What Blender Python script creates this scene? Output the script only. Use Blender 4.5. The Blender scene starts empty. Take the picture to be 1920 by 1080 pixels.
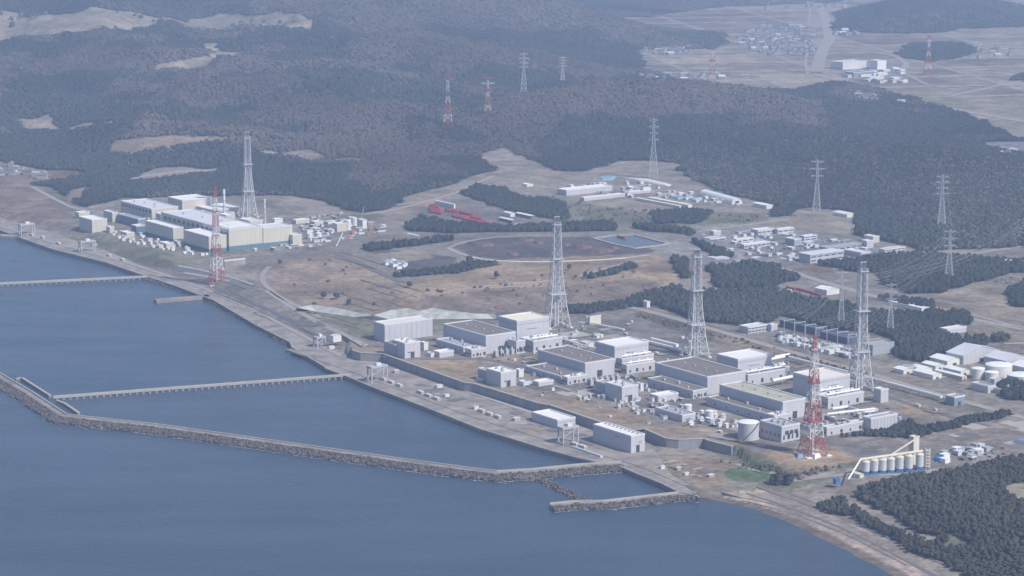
import bpy, math, random
import numpy as np
from mathutils import Vector
random.seed(7); RS = np.random.RandomState(11)
S = bpy.context.scene
COL = S.collection

# ------------------------------------------------------------------ camera
F = 4600.0; CH = 660.0; YH = -305.0                  # focal length in photo pixels, height, horizon row
TH = math.atan((540 - YH) / F); CT, ST = math.cos(TH), math.sin(TH)
cam = bpy.data.cameras.new('camera'); co = bpy.data.objects.new('camera', cam); COL.objects.link(co)
co.location = (0, 0, CH); co.rotation_euler = (math.pi / 2 - TH, 0, 0)
cam.sensor_width = 36; cam.lens = F / 1920 * 36; cam.clip_start = 5; cam.clip_end = 90000
S.camera = co

# ------------------------------------------------------------------ light
SUN_AZ, SUN_EL = math.radians(-36), math.radians(45)
w = bpy.data.worlds.new("World"); S.world = w; w.use_nodes = True
nt = w.node_tree; bgn = nt.nodes['Background']
sk = nt.nodes.new('ShaderNodeTexSky'); sk.sky_type = 'NISHITA'; sk.sun_disc = False
sk.sun_elevation = SUN_EL; sk.sun_rotation = math.radians(90) - SUN_AZ
sk.air_density = 1.0; sk.dust_density = 1.5; sk.ozone_density = 1.5
nt.links.new(sk.outputs[0], bgn.inputs[0]); bgn.inputs[1].default_value = 0.12
sl = bpy.data.lights.new('sun', 'SUN'); sl.energy = 4.5; sl.angle = math.radians(0.6); sl.color = (1, .95, .88)
so = bpy.data.objects.new('sun', sl); COL.objects.link(so)
sd = Vector((math.cos(SUN_EL) * math.cos(SUN_AZ), math.cos(SUN_EL) * math.sin(SUN_AZ), math.sin(SUN_EL)))
so.rotation_euler = sd.to_track_quat('Z', 'Y').to_euler()
so.location = (0, 3000, 3000)
S.view_settings.view_transform = 'Standard'; S.view_settings.look = 'None'
S.view_settings.exposure = 0.0; S.view_settings.gamma = 1.0
S.view_settings.use_curve_mapping = False
S.cycles.max_bounces = 6; S.cycles.diffuse_bounces = 2; S.cycles.glossy_bounces = 2; S.cycles.volume_bounces = 1
S.cycles.use_denoising = True
HAZE_DENSITY = 0.000080
HAZE_COLOR = (0.51, 0.67, 1.0, 1)

# ------------------------------------------------------------------ helpers
def G(px, py, z=13.0):
    """pixel of the photograph -> point of the level z"""
    a = (px - 960) / F; b = (540 - py) / F
    k = (z - CH) / (-ST + b * CT)
    return (a * k, (CT + b * ST) * k)
def P(x, y, z):
    zz = z - CH
    d = y * CT - zz * ST; v = y * ST + zz * CT
    return (960 + F * x / d, 540 - F * v / d)
def tag(o, label=None, cat=None, group=None, kind=None):
    if label: o['label'] = label
    if cat: o['category'] = cat
    if group: o['group'] = group
    if kind: o['kind'] = kind
    return o
class MB:
    def __init__(s): s.v = []; s.f = []; s.m = []
    def quad(s, pts, m=0):
        n = len(s.v); s.v += [tuple(p) for p in pts]; s.f.append(tuple(range(n, n + len(pts)))); s.m.append(m)
    def box(s, x0, y0, z0, x1, y1, z1, m=0, mt=None, bottom=False):
        n = len(s.v)
        s.v += [(x0, y0, z0), (x1, y0, z0), (x1, y1, z0), (x0, y1, z0), (x0, y0, z1), (x1, y0, z1), (x1, y1, z1), (x0, y1, z1)]
        fs = [(0, 1, 5, 4), (1, 2, 6, 5), (2, 3, 7, 6), (3, 0, 4, 7), (4, 5, 6, 7), (3, 2, 1, 0)]
        s.f += [tuple(n + i for i in q) for q in fs]; s.m += [m] * 4 + [m if mt is None else mt, m]
        return s
    def bar(s, a, b, w, m=0, h=None):
        a = Vector(a); b = Vector(b); d = (b - a)
        if d.length < 1e-6: return s
        d.normalize(); up = Vector((0, 0, 1)) if abs(d.z) < .9 else Vector((1, 0, 0))
        sx = d.cross(up).normalized() * w / 2; sy = d.cross(sx).normalized() * (h or w) / 2
        n = len(s.v)
        for c in (a, b):
            for i, j in ((-1, -1), (1, -1), (1, 1), (-1, 1)): s.v.append(tuple(c + sx * i + sy * j))
        s.f += [(n, n + 1, n + 5, n + 4), (n + 1, n + 2, n + 6, n + 5), (n + 2, n + 3, n + 7, n + 6), (n + 3, n, n + 4, n + 7), (n + 3, n + 2, n + 1, n), (n + 4, n + 5, n + 6, n + 7)]
        s.m += [m] * 6
        return s
    def lathe(s, prof, cx=0, cy=0, n=24, m=0, cap=True):
        b = len(s.v)
        for r, z in prof:
            for i in range(n):
                t = 2 * math.pi * i / n; s.v.append((cx + r * math.cos(t), cy + r * math.sin(t), z))
        for k in range(len(prof) - 1):
            for i in range(n):
                j = (i + 1) % n; s.f.append((b + k * n + i, b + k * n + j, b + (k + 1) * n + j, b + (k + 1) * n + i)); s.m.append(m)
        if cap: s.f.append(tuple(b + (len(prof) - 1) * n + i for i in range(n))); s.m.append(m)
        return s
    def tube(s, pts, r, n=8, m=0):
        for a, b in zip(pts[:-1], pts[1:]):
            a = Vector(a); b = Vector(b); d = (b - a).normalized()
            up = Vector((0, 0, 1)) if abs(d.z) < .9 else Vector((1, 0, 0))
            sx = d.cross(up).normalized(); sy = d.cross(sx).normalized(); k = len(s.v)
            for c in (a, b):
                for i in range(n):
                    t = 2 * math.pi * i / n; s.v.append(tuple(c + (sx * math.cos(t) + sy * math.sin(t)) * r))
            for i in range(n):
                j = (i + 1) % n; s.f.append((k + i, k + j, k + n + j, k + n + i)); s.m.append(m)
            s.f.append(tuple(k + i for i in range(n))[::-1]); s.m.append(m); s.f.append(tuple(k + n + i for i in range(n))); s.m.append(m)
        return s
    def mesh(s, name, mats):
        me = bpy.data.meshes.new(name); me.from_pydata(s.v, [], s.f)
        for m in (mats if isinstance(mats, (list, tuple)) else [mats]): me.materials.append(m)
        me.polygons.foreach_set('material_index', s.m); me.update(); return me
    def build(s, name, mats, parent=None):
        o = bpy.data.objects.new(name, s.mesh(name, mats)); COL.objects.link(o)
        if parent: o.parent = parent
        return o
def smooth(o):
    o.data.polygons.foreach_set('use_smooth', [True] * len(o.data.polygons)); return o
def empty(name, loc, rz=0):
    o = bpy.data.objects.new(name, None); COL.objects.link(o); o.location = loc; o.rotation_euler = (0, 0, rz); return o
def copy_tree(o, parent=None):
    c = o.copy(); COL.objects.link(c); c.parent = parent
    for ch in [q for q in KIDS.get(o.name, [])]: copy_tree(ch, c)
    return c
KIDS = {}
def note_kids(root):
    for o in list(COL.objects):
        if o.parent: KIDS.setdefault(o.parent.name, [])
    for o in list(COL.objects):
        if o.parent and o not in KIDS[o.parent.name]: KIDS[o.parent.name].append(o)

# ------------------------------------------------------------------ materials
def mat(name, c, rough=.8, var=.12, scale=.12, c2=None, spec=.3, metal=0, streak=0, panel=0):
    m = bpy.data.materials.new(name); m.use_nodes = True; t = m.node_tree; N = t.nodes; L = t.links
    b = N['Principled BSDF']; b.inputs['Roughness'].default_value = rough
    b.inputs['Specular IOR Level'].default_value = spec; b.inputs['Metallic'].default_value = metal
    tc = N.new('ShaderNodeTexCoord'); mp = N.new('ShaderNodeMapping'); L.new(tc.outputs['Object'], mp.inputs[0])
    if streak: mp.inputs['Scale'].default_value = (1, 1, streak)
    nz = N.new('ShaderNodeTexNoise'); nz.inputs['Scale'].default_value = scale; nz.inputs['Detail'].default_value = 6; nz.inputs['Roughness'].default_value = .65
    L.new(mp.outputs[0], nz.inputs['Vector'])
    r = N.new('ShaderNodeValToRGB'); r.color_ramp.elements[0].position = .32; r.color_ramp.elements[1].position = .68
    ca = [max(0, x * (1 - var)) for x in c] ; cb = [min(1, x * (1 + var)) for x in (c2 or c)]
    r.color_ramp.elements[0].color = (*ca, 1); r.color_ramp.elements[1].color = (*cb, 1)
    L.new(nz.outputs[0], r.inputs[0]); out = r.outputs[0]
    if panel:
        sx = N.new('ShaderNodeSeparateXYZ'); L.new(tc.outputs['Object'], sx.inputs[0])
        ad = N.new('ShaderNodeMath'); ad.operation = 'ADD'; L.new(sx.outputs[0], ad.inputs[0]); L.new(sx.outputs[1], ad.inputs[1])
        md = N.new('ShaderNodeMath'); md.operation = 'PINGPONG'; L.new(ad.outputs[0], md.inputs[0]); md.inputs[1].default_value = panel / 2
        lt = N.new('ShaderNodeMath'); lt.operation = 'LESS_THAN'; L.new(md.outputs[0], lt.inputs[0]); lt.inputs[1].default_value = .28
        mx = N.new('ShaderNodeMixRGB'); mx.blend_type = 'MULTIPLY'; ml = N.new('ShaderNodeMath'); ml.operation = 'MULTIPLY'
        L.new(lt.outputs[0], ml.inputs[0]); ml.inputs[1].default_value = .6
        L.new(ml.outputs[0], mx.inputs[0]); L.new(out, mx.inputs[1]); mx.inputs[2].default_value = (.72, .72, .75, 1); out = mx.outputs[0]
    L.new(out, b.inputs['Base Color'])
    return m
M = {}
def defm(k, *a, **kw): M[k] = mat(k, *a, **kw)
defm('wall_pale', (.50, .50, .54), var=.05, scale=.06, streak=.3, panel=7)
defm('wall_grey', (.36, .37, .40), var=.07, scale=.06, streak=.3, panel=6)
defm('wall_cream', (.56, .53, .46), var=.05, scale=.06, streak=.3, panel=8)
defm('navy', (.085, .115, .165), var=.15, scale=.06, streak=.3, panel=6)
defm('wall_blue', (.22, .27, .34), var=.07, scale=.06, streak=.3, panel=6)
defm('teal', (.115, .20, .235), var=.08, scale=.06, panel=8)
defm('white', (.80, .80, .80), var=.05, scale=.1)
defm('off_white', (.68, .68, .66), var=.09, scale=.08)
defm('cream', (.66, .63, .53), var=.05, scale=.1)
defm('roof_brown', (.20, .175, .165), var=.12, scale=.05)
defm('roof_grey', (.36, .37, .40), var=.1, scale=.05)
defm('roof_olive', (.40, .40, .31), var=.16, scale=.07, c2=(.46, .45, .38))
defm('roof_light', (.62, .63, .68), var=.06, scale=.05)
defm('roof_pinkish', (.78, .72, .68), var=.08, scale=.06)
defm('roof_yellow', (.78, .76, .62), var=.06, scale=.06)
defm('rim', (.66, .65, .67), var=.04)
defm('dark', (.05, .06, .07), var=.2)
defm('glass', (.05, .08, .11), rough=.25, var=.2, spec=.5)
defm('metal', (.42, .43, .46), rough=.6, var=.15, scale=.5)
defm('metal_dark', (.16, .17, .19), rough=.6, var=.2, scale=.3)
defm('steel_white', (.56, .57, .60), rough=.6, var=.05)
defm('steel_grey', (.48, .50, .53), rough=.55, var=.08)
defm('tower_red', (.40, .105, .09), rough=.6, var=.08)
defm('tower_white', (.66, .65, .66), rough=.6, var=.05)
defm('concrete', (.255, .23, .215), var=.28, scale=.045, c2=(.30, .27, .25))
defm('concrete_pale', (.40, .38, .35), var=.12, scale=.12)
defm('seawall', (.27, .27, .29), var=.14, scale=.1, streak=.25, panel=9)
defm('asphalt', (.16, .15, .15), var=.15, scale=.1)
defm('road_pale', (.33, .30, .28), var=.12, scale=.08)
defm('rock', (.125, .108, .104), var=.5, scale=.25)
defm('rock_pale', (.21, .19, .18), var=.3, scale=.25)
defm('foam', (.48, .51, .55), var=.15, scale=.3)
defm('blue', (.05, .17, .42), var=.1)
defm('blue_tarp', (.22, .36, .44), var=.15, scale=.3)
defm('red', (.40, .07, .07), var=.1)
defm('orange', (.65, .22, .08), var=.1)
defm('car_white', (.78, .78, .80), rough=.35, var=.02, spec=.5)
defm('car_silver', (.42, .43, .46), rough=.35, var=.02, spec=.5)
defm('car_dark', (.05, .055, .07), rough=.35, var=.02, spec=.5)
defm('car_blue', (.10, .16, .30), rough=.35, var=.02, spec=.5)
defm('car_red', (.38, .05, .05), rough=.35, var=.02, spec=.5)
defm('trunk', (.11, .085, .065), var=.2, scale=1)
defm('net', (.38, .39, .36), var=.18, scale=.07, c2=(.46, .47, .44))
defm('soil', (.13, .095, .088), var=.3, scale=.1)
defm('verge', (.27, .215, .165), var=.25, scale=.06)
defm('olive_line', (.15, .125, .10), var=.3, scale=.05)
defm('grass_bank', (.17, .17, .12), var=.2, scale=.1)
defm('wire', (.30, .31, .34), var=.03)
defm('house_roof', (.14, .15, .17), var=.2, scale=.3)
defm('house_wall', (.36, .35, .34), var=.15, scale=.2)

# ------------------------------------------------------------------ numpy noise and polygons
TAB = RS.rand(256, 256)
def vnoise(x, y, seed=0):
    x = np.asarray(x, float) + seed * 17.31; y = np.asarray(y, float) + seed * 9.77
    xi = np.floor(x).astype(int); yi = np.floor(y).astype(int); fx = x - xi; fy = y - yi
    fx = fx * fx * (3 - 2 * fx); fy = fy * fy * (3 - 2 * fy)
    a = TAB[xi & 255, yi & 255]; b = TAB[(xi + 1) & 255, yi & 255]; c = TAB[xi & 255, (yi + 1) & 255]; d = TAB[(xi + 1) & 255, (yi + 1) & 255]
    return (a * (1 - fx) + b * fx) * (1 - fy) + (c * (1 - fx) + d * fx) * fy
def fbm(x, y, o=4, seed=0):
    s = 0; a = .5; t = 0
    for i in range(o): s = s + a * vnoise(x * 2 ** i, y * 2 ** i, seed + i * 3); t += a; a *= .5
    return s / t
def sstep(t): t = np.clip(t, 0, 1); return t * t * (3 - 2 * t)
def inside(poly, x, y):
    poly = np.asarray(poly); r = np.zeros(x.shape, bool)
    bb = (x >= poly[:, 0].min()) & (x <= poly[:, 0].max()) & (y >= poly[:, 1].min()) & (y <= poly[:, 1].max())
    if not bb.any(): return r
    X = x[bb]; Y = y[bb]; q = np.zeros(X.shape, bool)
    n = len(poly)
    for i in range(n):
        x1, y1 = poly[i]; x2, y2 = poly[(i + 1) % n]
        if y1 == y2: continue
        c = ((Y < y1) != (Y < y2)) & (X < (x2 - x1) * (Y - y1) / (y2 - y1) + x1)
        q ^= c
    r[bb] = q; return r
def pdist(poly, x, y, closed=True, lim=None):
    poly = np.asarray(poly); out = np.full(x.shape, 1e9)
    if lim is not None:
        bb = (x >= poly[:, 0].min() - lim) & (x <= poly[:, 0].max() + lim) & (y >= poly[:, 1].min() - lim) & (y <= poly[:, 1].max() + lim)
    else: bb = np.ones(x.shape, bool)
    if not bb.any(): return out
    X = x[bb]; Y = y[bb]; d = np.full(X.shape, 1e18); n = len(poly)
    for i in range(n if closed else n - 1):
        x1, y1 = poly[i]; x2, y2 = poly[(i + 1) % n]; dx = x2 - x1; dy = y2 - y1
        t = np.clip(((X - x1) * dx + (Y - y1) * dy) / (dx * dx + dy * dy + 1e-9), 0, 1)
        d = np.minimum(d, (X - x1 - t * dx) ** 2 + (Y - y1 - t * dy) ** 2)
    out[bb] = np.sqrt(d); return out
def gp(pts, z=13.0): return [G(a, b, z) for a, b in pts]

# ------------------------------------------------------------------ terrain heights
SHORE = [(-500, 300), (-200, 395), (0, 432), (40, 447), (100, 468), (200, 493), (270, 517), (330, 537), (400, 563), (480, 610), (545, 643), (548, 652), (607, 687), (612, 692),
         (660, 710), (700, 727), (800, 765), (900, 805), (1020, 842), (1100, 864), (1160, 874), (1190, 887), (1240, 907), (1272, 923), (1310, 932), (1400, 952), (1470, 976),
         (1530, 1006), (1590, 1036), (1640, 1062), (1672, 1080), (1760, 1140), (1900, 1260), (2300, 1700)]
SHORE_W = gp(SHORE, 0)
SEA_POLY = SHORE_W + [(3000, -3000), (-9000, -3000), (-9000, 9000), (-3000, 6900)]
QUAY_IN = [(0, 408), (100, 437), (210, 474), (270, 500), (330, 520), (400, 545), (480, 590), (560, 622), (612, 652), (655, 668), (722, 679), (870, 733), (1010, 772), (1125, 808), (1205, 822), (1250, 845), (1322, 845), (1380, 862), (1440, 912), (1400, 925), (1310, 932)]
QUAY_SLAB = QUAY_IN[:QUAY_IN.index((1205, 822)) + 1] + [(1232, 850), (1252, 882), (1275, 905), (1310, 930)]
QUAY_POLY = gp([p for p in SHORE if 0 <= p[0] <= 1310], 4) + gp([(a, b - (5 if a > 640 else 0)) for a, b in QUAY_IN][::-1], 4)
LOW_POLY = gp([(1222, 818), (1250, 836), (1322, 836), (1390, 856), (1450, 905), (1400, 925), (1310, 934), (1262, 888)], 4.5)
HILLS = gp([(-400, 330), (60, 335), (230, 362), (420, 350), (600, 375), (740, 372), (880, 300), (1020, 300), (1110, 300), (1300, 335), (1500, 370), (1620, 420), (1920, 430), (2300, 430), (2400, 270), (1920, 262), (1780, 205), (1640, 170), (1560, 150), (1480, 168), (1300, 162), (1200, 130), (1150, 100), (1290, 92), (1370, 75), (1130, 20), (1130, -150), (-900, -150)])
HILLOCKS = [(gp([(1560, 60), (1570, 20), (1640, 5), (1750, 8), (1960, 15), (1960, 45), (1700, 62)]), 45), (gp([(1672, 100), (1700, 85), (1800, 80), (1830, 95), (1790, 112), (1740, 116)]), 30),
            (gp([(1280, 80), (1290, 62), (1340, 60), (1365, 78), (1330, 90)]), 22), (gp([(1890, 150), (1905, 135), (1990, 130), (1990, 155)]), 20)]
PLATEAU = gp([(585, 488), (640, 474), (760, 440), (1250, 440), (1230, 520), (1000, 545), (780, 548), (735, 520)], 24)
def height(x, y):
    x = np.asarray(x, float); y = np.asarray(y, float)
    z = np.full(x.shape, 13.0)
    ins = inside(HILLS, x, y); d = pdist(HILLS, x, y)
    m = np.where(ins, sstep(d / 700), 0)
    left = sstep((1500 - (x - (y - 5000) * .12)) / 1500)
    far = sstep((y - 5600) / 3400)
    n1 = fbm(x / 900, y / 1300, 4, 3); n2 = fbm(x / 260, y / 330, 4, 9); rg = 1 - np.abs(fbm(x / 620, y / 800, 4, 21) - .5) * 3.2
    mid = sstep((y - 3850) / 1300)
    r2 = 1 - np.abs(fbm(x / 430 + .35 * n1 * 4, y / 620, 3, 51) - .5) * 4; r3 = 1 - np.abs(fbm(x / 170, y / 230, 3, 57) - .5) * 4
    z = z + m * (18 + 55 * (n1 - .3) * (.5 + .5 * left) + 14 * (n2 - .5)) + m * far * left * (70 + 75 * n1 + 60 * rg) + m * mid * (1 - .7 * sstep((y - 7300) / 700)) * (.45 + .55 * left) * (46 * r2 + 15 * r3)
    for pl, h in HILLOCKS:
        i = inside(pl, x, y); dd = pdist(pl, x, y, lim=10)
        z = z + np.where(i, sstep(dd / 260) * h * (.7 + .5 * n2), 0)
    i = inside(PLATEAU, x, y); dd = pdist(PLATEAU, x, y, lim=150)
    z = np.where(i, np.maximum(z, 24), np.where(dd < 130, np.maximum(z, 24 - 11 * sstep(dd / 130)), z))
    q = inside(QUAY_POLY, x, y); dq = pdist(QUAY_POLY, x, y, lim=60)
    z = np.where((x < -212) & (dq < 45), np.minimum(z, 3.4 + 9.6 * sstep(dq / 42)), z)
    z = np.where(q, 3.4, z)
    lw = inside(LOW_POLY, x, y); z = np.where(lw, 4.5 + .8 * (vnoise(x / 30, y / 30, 4) - .5), z)
    # beach, south of the quay
    sh = pdist(SHORE_W, x, y, closed=False, lim=400)
    bx = sstep((x - 150) / 60) * (y < 2560) * (sh < 300)
    zb = np.where(sh < 70, sh / 70 * 4.5, 4.5 + 8.5 * sstep((sh - 70) / 90)) + .5 * (vnoise(x / 25, y / 25) - .5)
    z = np.where((bx > 0) & ~q, np.minimum(z, zb), z)
    s = inside(SEA_POLY, x, y)
    z = np.where(s, np.maximum(-5, -sh * .08 - .15), z)
    return z
def GT(px, py):
    """pixel -> point of the terrain by marching along the ray"""
    a = (px - 960) / F; b = (540 - py) / F
    dz = -ST + b * CT; k0 = (480 - CH) / dz; k1 = (-1 - CH) / dz
    for _ in range(2):
        k = np.linspace(k0, k1, 160); X = a * k; Y = (CT + b * ST) * k; Z = CH + dz * k
        h = height(X, Y); j = int(np.argmax(Z <= h)); j = max(j, 1); k0, k1 = k[j - 1], k[j]
    kk = (k0 + k1) / 2
    return (a * kk, (CT + b * ST) * kk, float(CH + dz * kk))

# ------------------------------------------------------------------ the ground sheet
aa = np.concatenate([[-3.2, -2, -1.3, -.9, -.65, -.5, -.42, -.36, -.32, -.29], np.arange(-.27, .27001, .00125), [.29, .32, .36, .42, .5, .65, .9, 1.3, 2, 3.2]])
rows = [500, 900, 1200]; y = 1400.
while y < 12000: rows.append(y); y *= 1.0024
while y < 42000: rows.append(y); y *= 1.06
rows = np.array(rows)
XX = aa[None, :] * rows[:, None]; YY = np.repeat(rows[:, None], len(aa), 1)
ZZ = height(XX.ravel(), YY.ravel()).reshape(XX.shape)
nr, nc = XX.shape
X1, Y1, Z1 = XX.ravel(), YY.ravel(), ZZ.ravel()

# land cover: 0 bare woods, 1 evergreens, 2.. open ground
C = {'woods': (.086, .076, .066), 'pine': (.042, .050, .043), 'dry': (.25, .20, .155), 'tan': (.275, .212, .152), 'earth': (.25, .218, .19), 'brown': (.20, .160, .132), 'sand': (.37, .30, .26),
     'grey': (.20, .185, .18), 'ash': (.108, .094, .098), 'field': (.225, .19, .155), 'field2': (.25, .218, .175), 'green': (.105, .155, .075), 'olive': (.16, .16, .115), 'paved': (.218, .196, .174),
     'net': (.35, .39, .35), 'hay': (.27, .235, .185), 'town': (.21, .20, .20), 'rust': (.125, .09, .085), 'wet': (.17, .14, .12)}
COVER = []      # (world polygon, colour, tree density 0..1, kind)
def cover(c, pts, z=13.0, trees=0, t=False):
    pts = [GT(*p)[:2] for p in pts] if t else gp(pts, z)
    COVER.append((pts, C[c], trees, c))
# open plant ground, everything seaward of the great wood
cover('paved', [(-400, 395), (0, 345), (90, 350), (160, 390), (230, 372), (420, 366), (500, 364), (560, 366), (600, 383), (680, 393), (740, 381), (800, 357), (850, 348), (925, 318), (900, 290), (950, 282), (1030, 318), (1100, 320), (1120, 312), (1270, 318), (1330, 350), (1480, 395), (1520, 388), (1600, 400), (1612, 440), (1720, 472), (1920, 462), (2300, 460), (2600, 1700), (600, 1700), (0, 500)])
cover('brown', [(-300, 352), (0, 350), (60, 352), (100, 372), (140, 395), (130, 408), (60, 415), (0, 418), (-300, 400)])
cover('olive', [(110, 430), (160, 440), (260, 460), (330, 480), (400, 482), (330, 500), (250, 482), (150, 452)])
cover('olive', [(60, 355), (110, 362), (160, 395), (140, 397), (100, 375)])
cover('olive', [(480, 372), (560, 368), (680, 395), (730, 402), (700, 412), (600, 405), (520, 398)])
cover('earth', [(480, 366), (560, 368), (640, 388), (660, 402), (600, 408), (520, 385)])
cover('dry', [(690, 395), (740, 385), (800, 360), (860, 350), (925, 330), (930, 345), (850, 358), (800, 392), (740, 405)])
cover('earth', [(800, 358), (850, 346), (925, 318), (905, 292), (950, 283), (1010, 302), (1035, 322), (1110, 330), (1040, 350), (960, 355), (870, 352), (800, 372)])
cover('field2', [(900, 335), (925, 322), (1030, 322), (1100, 330), (1040, 345), (960, 345)])
cover('earth', [(1100, 322), (1150, 304), (1230, 303), (1280, 312), (1250, 322), (1150, 330)])
cover('olive', [(1010, 360), (1100, 385), (1190, 395), (1300, 395), (1420, 400), (1330, 425), (1200, 425), (1100, 412)])
cover('earth', [(1040, 345), (1110, 332), (1260, 345), (1330, 352), (1480, 393), (1440, 402), (1290, 395), (1180, 390), (1060, 368)])
cover('field2', [(1470, 400), (1500, 392), (1590, 405), (1592, 440), (1540, 440), (1480, 430), (1400, 425)])
cover('olive', [(1330, 405), (1430, 402), (1440, 415), (1330, 420)])
cover('grey', [(785, 395), (830, 380), (920, 395), (1000, 405), (1060, 425), (1000, 432), (900, 425), (800, 405)])
cover('ash', [(850, 465), (880, 452), (930, 445), (1100, 444), (1180, 452), (1240, 470), (1180, 482), (1100, 488), (960, 490), (880, 478)], 24)
cover('rust', [(885, 460), (925, 455), (928, 463), (900, 464)], 24)
cover('rust', [(965, 448), (1000, 448), (1000, 454), (970, 455)], 24)
cover('rust', [(1075, 463), (1110, 461), (1155, 472), (1120, 474), (1080, 468)], 24)
cover('ash', [(690, 468), (735, 500), (770, 515), (860, 492), (850, 480), (760, 470)], 24)
cover('hay', [(680, 478), (760, 470), (800, 472), (820, 482), (760, 492), (725, 492)], 24)
cover('tan', [(760, 540), (870, 505), (960, 493), (1180, 483), (1250, 490), (1280, 520), (1250, 550), (1100, 580), (900, 588), (800, 585), (740, 580)], 18)
cover('brown', [(780, 560), (1000, 548), (1200, 530), (1260, 545), (1100, 578), (900, 586), (790, 582)], 18)
cover('dry', [(505, 507), (560, 488), (640, 477), (700, 500), (740, 522), (760, 545), (745, 570), (700, 588), (650, 583), (570, 572), (520, 545)], 18)
cover('olive', [(560, 590), (640, 592), (700, 600), (700, 612), (660, 615), (600, 608)])
cover('olive', [(640, 600), (720, 600), (800, 602), (1060, 600), (1060, 612), (930, 605), (700, 640), (650, 620)])
cover('olive', [(556, 577), (700, 594), (1020, 588), (1040, 600), (700, 602), (600, 594)], 13)
C['bank'] = (.135, .125, .10)
cover('bank', [(1200, 583), (1290, 600), (1340, 612), (1450, 648), (1640, 702), (1800, 750), (1900, 785), (1880, 790), (1640, 715), (1450, 665), (1330, 640), (1180, 590)])
cover('dry', [(1340, 622), (1430, 640), (1500, 655), (1470, 668), (1340, 640)])
cover('grey', [(1060, 600), (1180, 592), (1330, 645), (1290, 652), (1200, 640), (1060, 615)])
cover('olive', [(1060, 610), (1110, 612), (1180, 632), (1130, 640), (1060, 628)])
cover('tan', [(732, 678), (800, 671), (890, 668), (905, 715), (870, 718), (780, 690)])
cover('dry', [(925, 740), (1000, 735), (1090, 752), (1200, 775), (1230, 795), (1180, 800), (1130, 790), (1030, 758), (960, 745)])
cover('tan', [(1010, 745), (1080, 740), (1110, 758), (1060, 765)])
cover('tan', [(1105, 772), (1160, 765), (1205, 785), (1150, 790)])
cover('dry', [(1210, 800), (1290, 800), (1330, 812), (1320, 822), (1255, 822)])
cover('dry', [(1290, 795), (1390, 790), (1480, 830), (1400, 845), (1330, 820)])
cover('tan', [(1680, 760), (1720, 752), (1765, 770), (1750, 785), (1690, 790)])
cover('dry', [(860, 668), (910, 662), (1000, 672), (960, 680)])
cover('dry', [(1440, 672), (1480, 680), (1500, 690), (1450, 700)])
cover('grey', [(1280, 845), (1380, 838), (1500, 830), (1660, 830), (1740, 815), (1640, 850), (1560, 860)])
cover('olive', [(1330, 850), (1385, 840), (1500, 878), (1610, 866), (1620, 880), (1490, 902), (1400, 880)])
cover('tan', [(1390, 848), (1440, 847), (1480, 836), (1560, 838), (1605, 858), (1600, 868), (1500, 880), (1440, 866)])
cover('earth', [(1560, 818), (1650, 815), (1720, 828), (1640, 840), (1580, 835)])
cover('earth', [(1720, 808), (1850, 782), (1920, 778), (2100, 800), (1960, 850), (1800, 830), (1740, 820)])
cover('olive', [(1340, 850), (1385, 845), (1470, 886), (1450, 900), (1400, 880)], 5)
cover('olive', [(1330, 905), (1370, 905), (1460, 885), (1470, 905), (1400, 915)])
cover('dry', [(1225, 858), (1300, 856), (1380, 866), (1375, 905), (1320, 915), (1270, 895)], 4.5)
cover('green', [(1366, 884), (1400, 872), (1440, 880), (1455, 897), (1430, 904), (1376, 901)], 4.5)
cover('sand', [(1310, 934), (1380, 925), (1440, 915), (1520, 932), (1560, 955), (1700, 1010), (1860, 1085), (2000, 1150), (2500, 1600), (2300, 1700), (1760, 1145), (1640, 1065), (1530, 1010), (1400, 955)], 3)
cover('earth', [(1400, 915), (1530, 905), (1640, 905), (1600, 920), (1540, 930), (1560, 955), (1700, 1015), (1860, 1090), (1820, 1092), (1680, 1035), (1560, 978), (1440, 935)], 9)
cover('field2', [(1735, 552), (1830, 530), (1920, 545), (2200, 560), (2200, 660), (1920, 650), (1830, 620), (1818, 590), (1760, 568)])
cover('brown', [(1740, 560), (1900, 600), (2100, 620), (2100, 635), (1900, 620), (1740, 572)])
cover('earth', [(1690, 455), (1725, 447), (1728, 472), (1690, 475)])
cover('field', [(1660, 690), (1740, 690), (1760, 720), (1700, 712)])
cover('town', [(1240, 470), (1310, 430), (1420, 428), (1640, 445), (1700, 465), (1600, 490), (1500, 500), (1380, 470), (1480, 500), (1380, 505), (1250, 500)])
cover('brown', [(1490, 505), (1560, 492), (1600, 505), (1540, 515)])
cover('brown', [(1200, 505), (1290, 502), (1370, 505), (1320, 530), (1240, 525)])
# plain at top right
cover('field2', [(1150, 30), (1230, 35), (1290, 20), (1380, 12), (1560, 5), (1700, -20), (2500, -100), (2600, 250), (1920, 262), (1780, 205), (1620, 162), (1560, 150), (1480, 168), (1300, 162), (1200, 125), (1205, 95), (1290, 92), (1370, 80), (1360, 62), (1250, 55), (1180, 48)], z=13)
cover('brown', [(1160, 40), (1310, 20), (1480, 20), (1480, 50), (1340, 58), (1240, 52)])
cover('field', [(1300, 98), (1400, 92), (1510, 105), (1510, 138), (1340, 125)])
cover('brown', [(1570, 68), (1700, 66), (1760, 80), (1640, 86), (1560, 80)])
cover('field', [(1740, 120), (1920, 105), (2200, 100), (2200, 200), (1920, 190), (1730, 150)])
cover('field2', [(1700, 150), (1920, 160), (2200, 170), (2200, 215), (1920, 205), (1760, 170)])
cover('town', [(1385, 62), (1440, 45), (1530, 55), (1530, 100), (1440, 105), (1380, 85)])
cover('town', [(1200, 95), (1290, 90), (1300, 100), (1220, 104)])
cover('town', [(1560, 110), (1690, 108), (1700, 145), (1640, 160), (1570, 140)])
cover('town', [(1850, 270), (1960, 265), (1960, 300), (1870, 300)])
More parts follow.
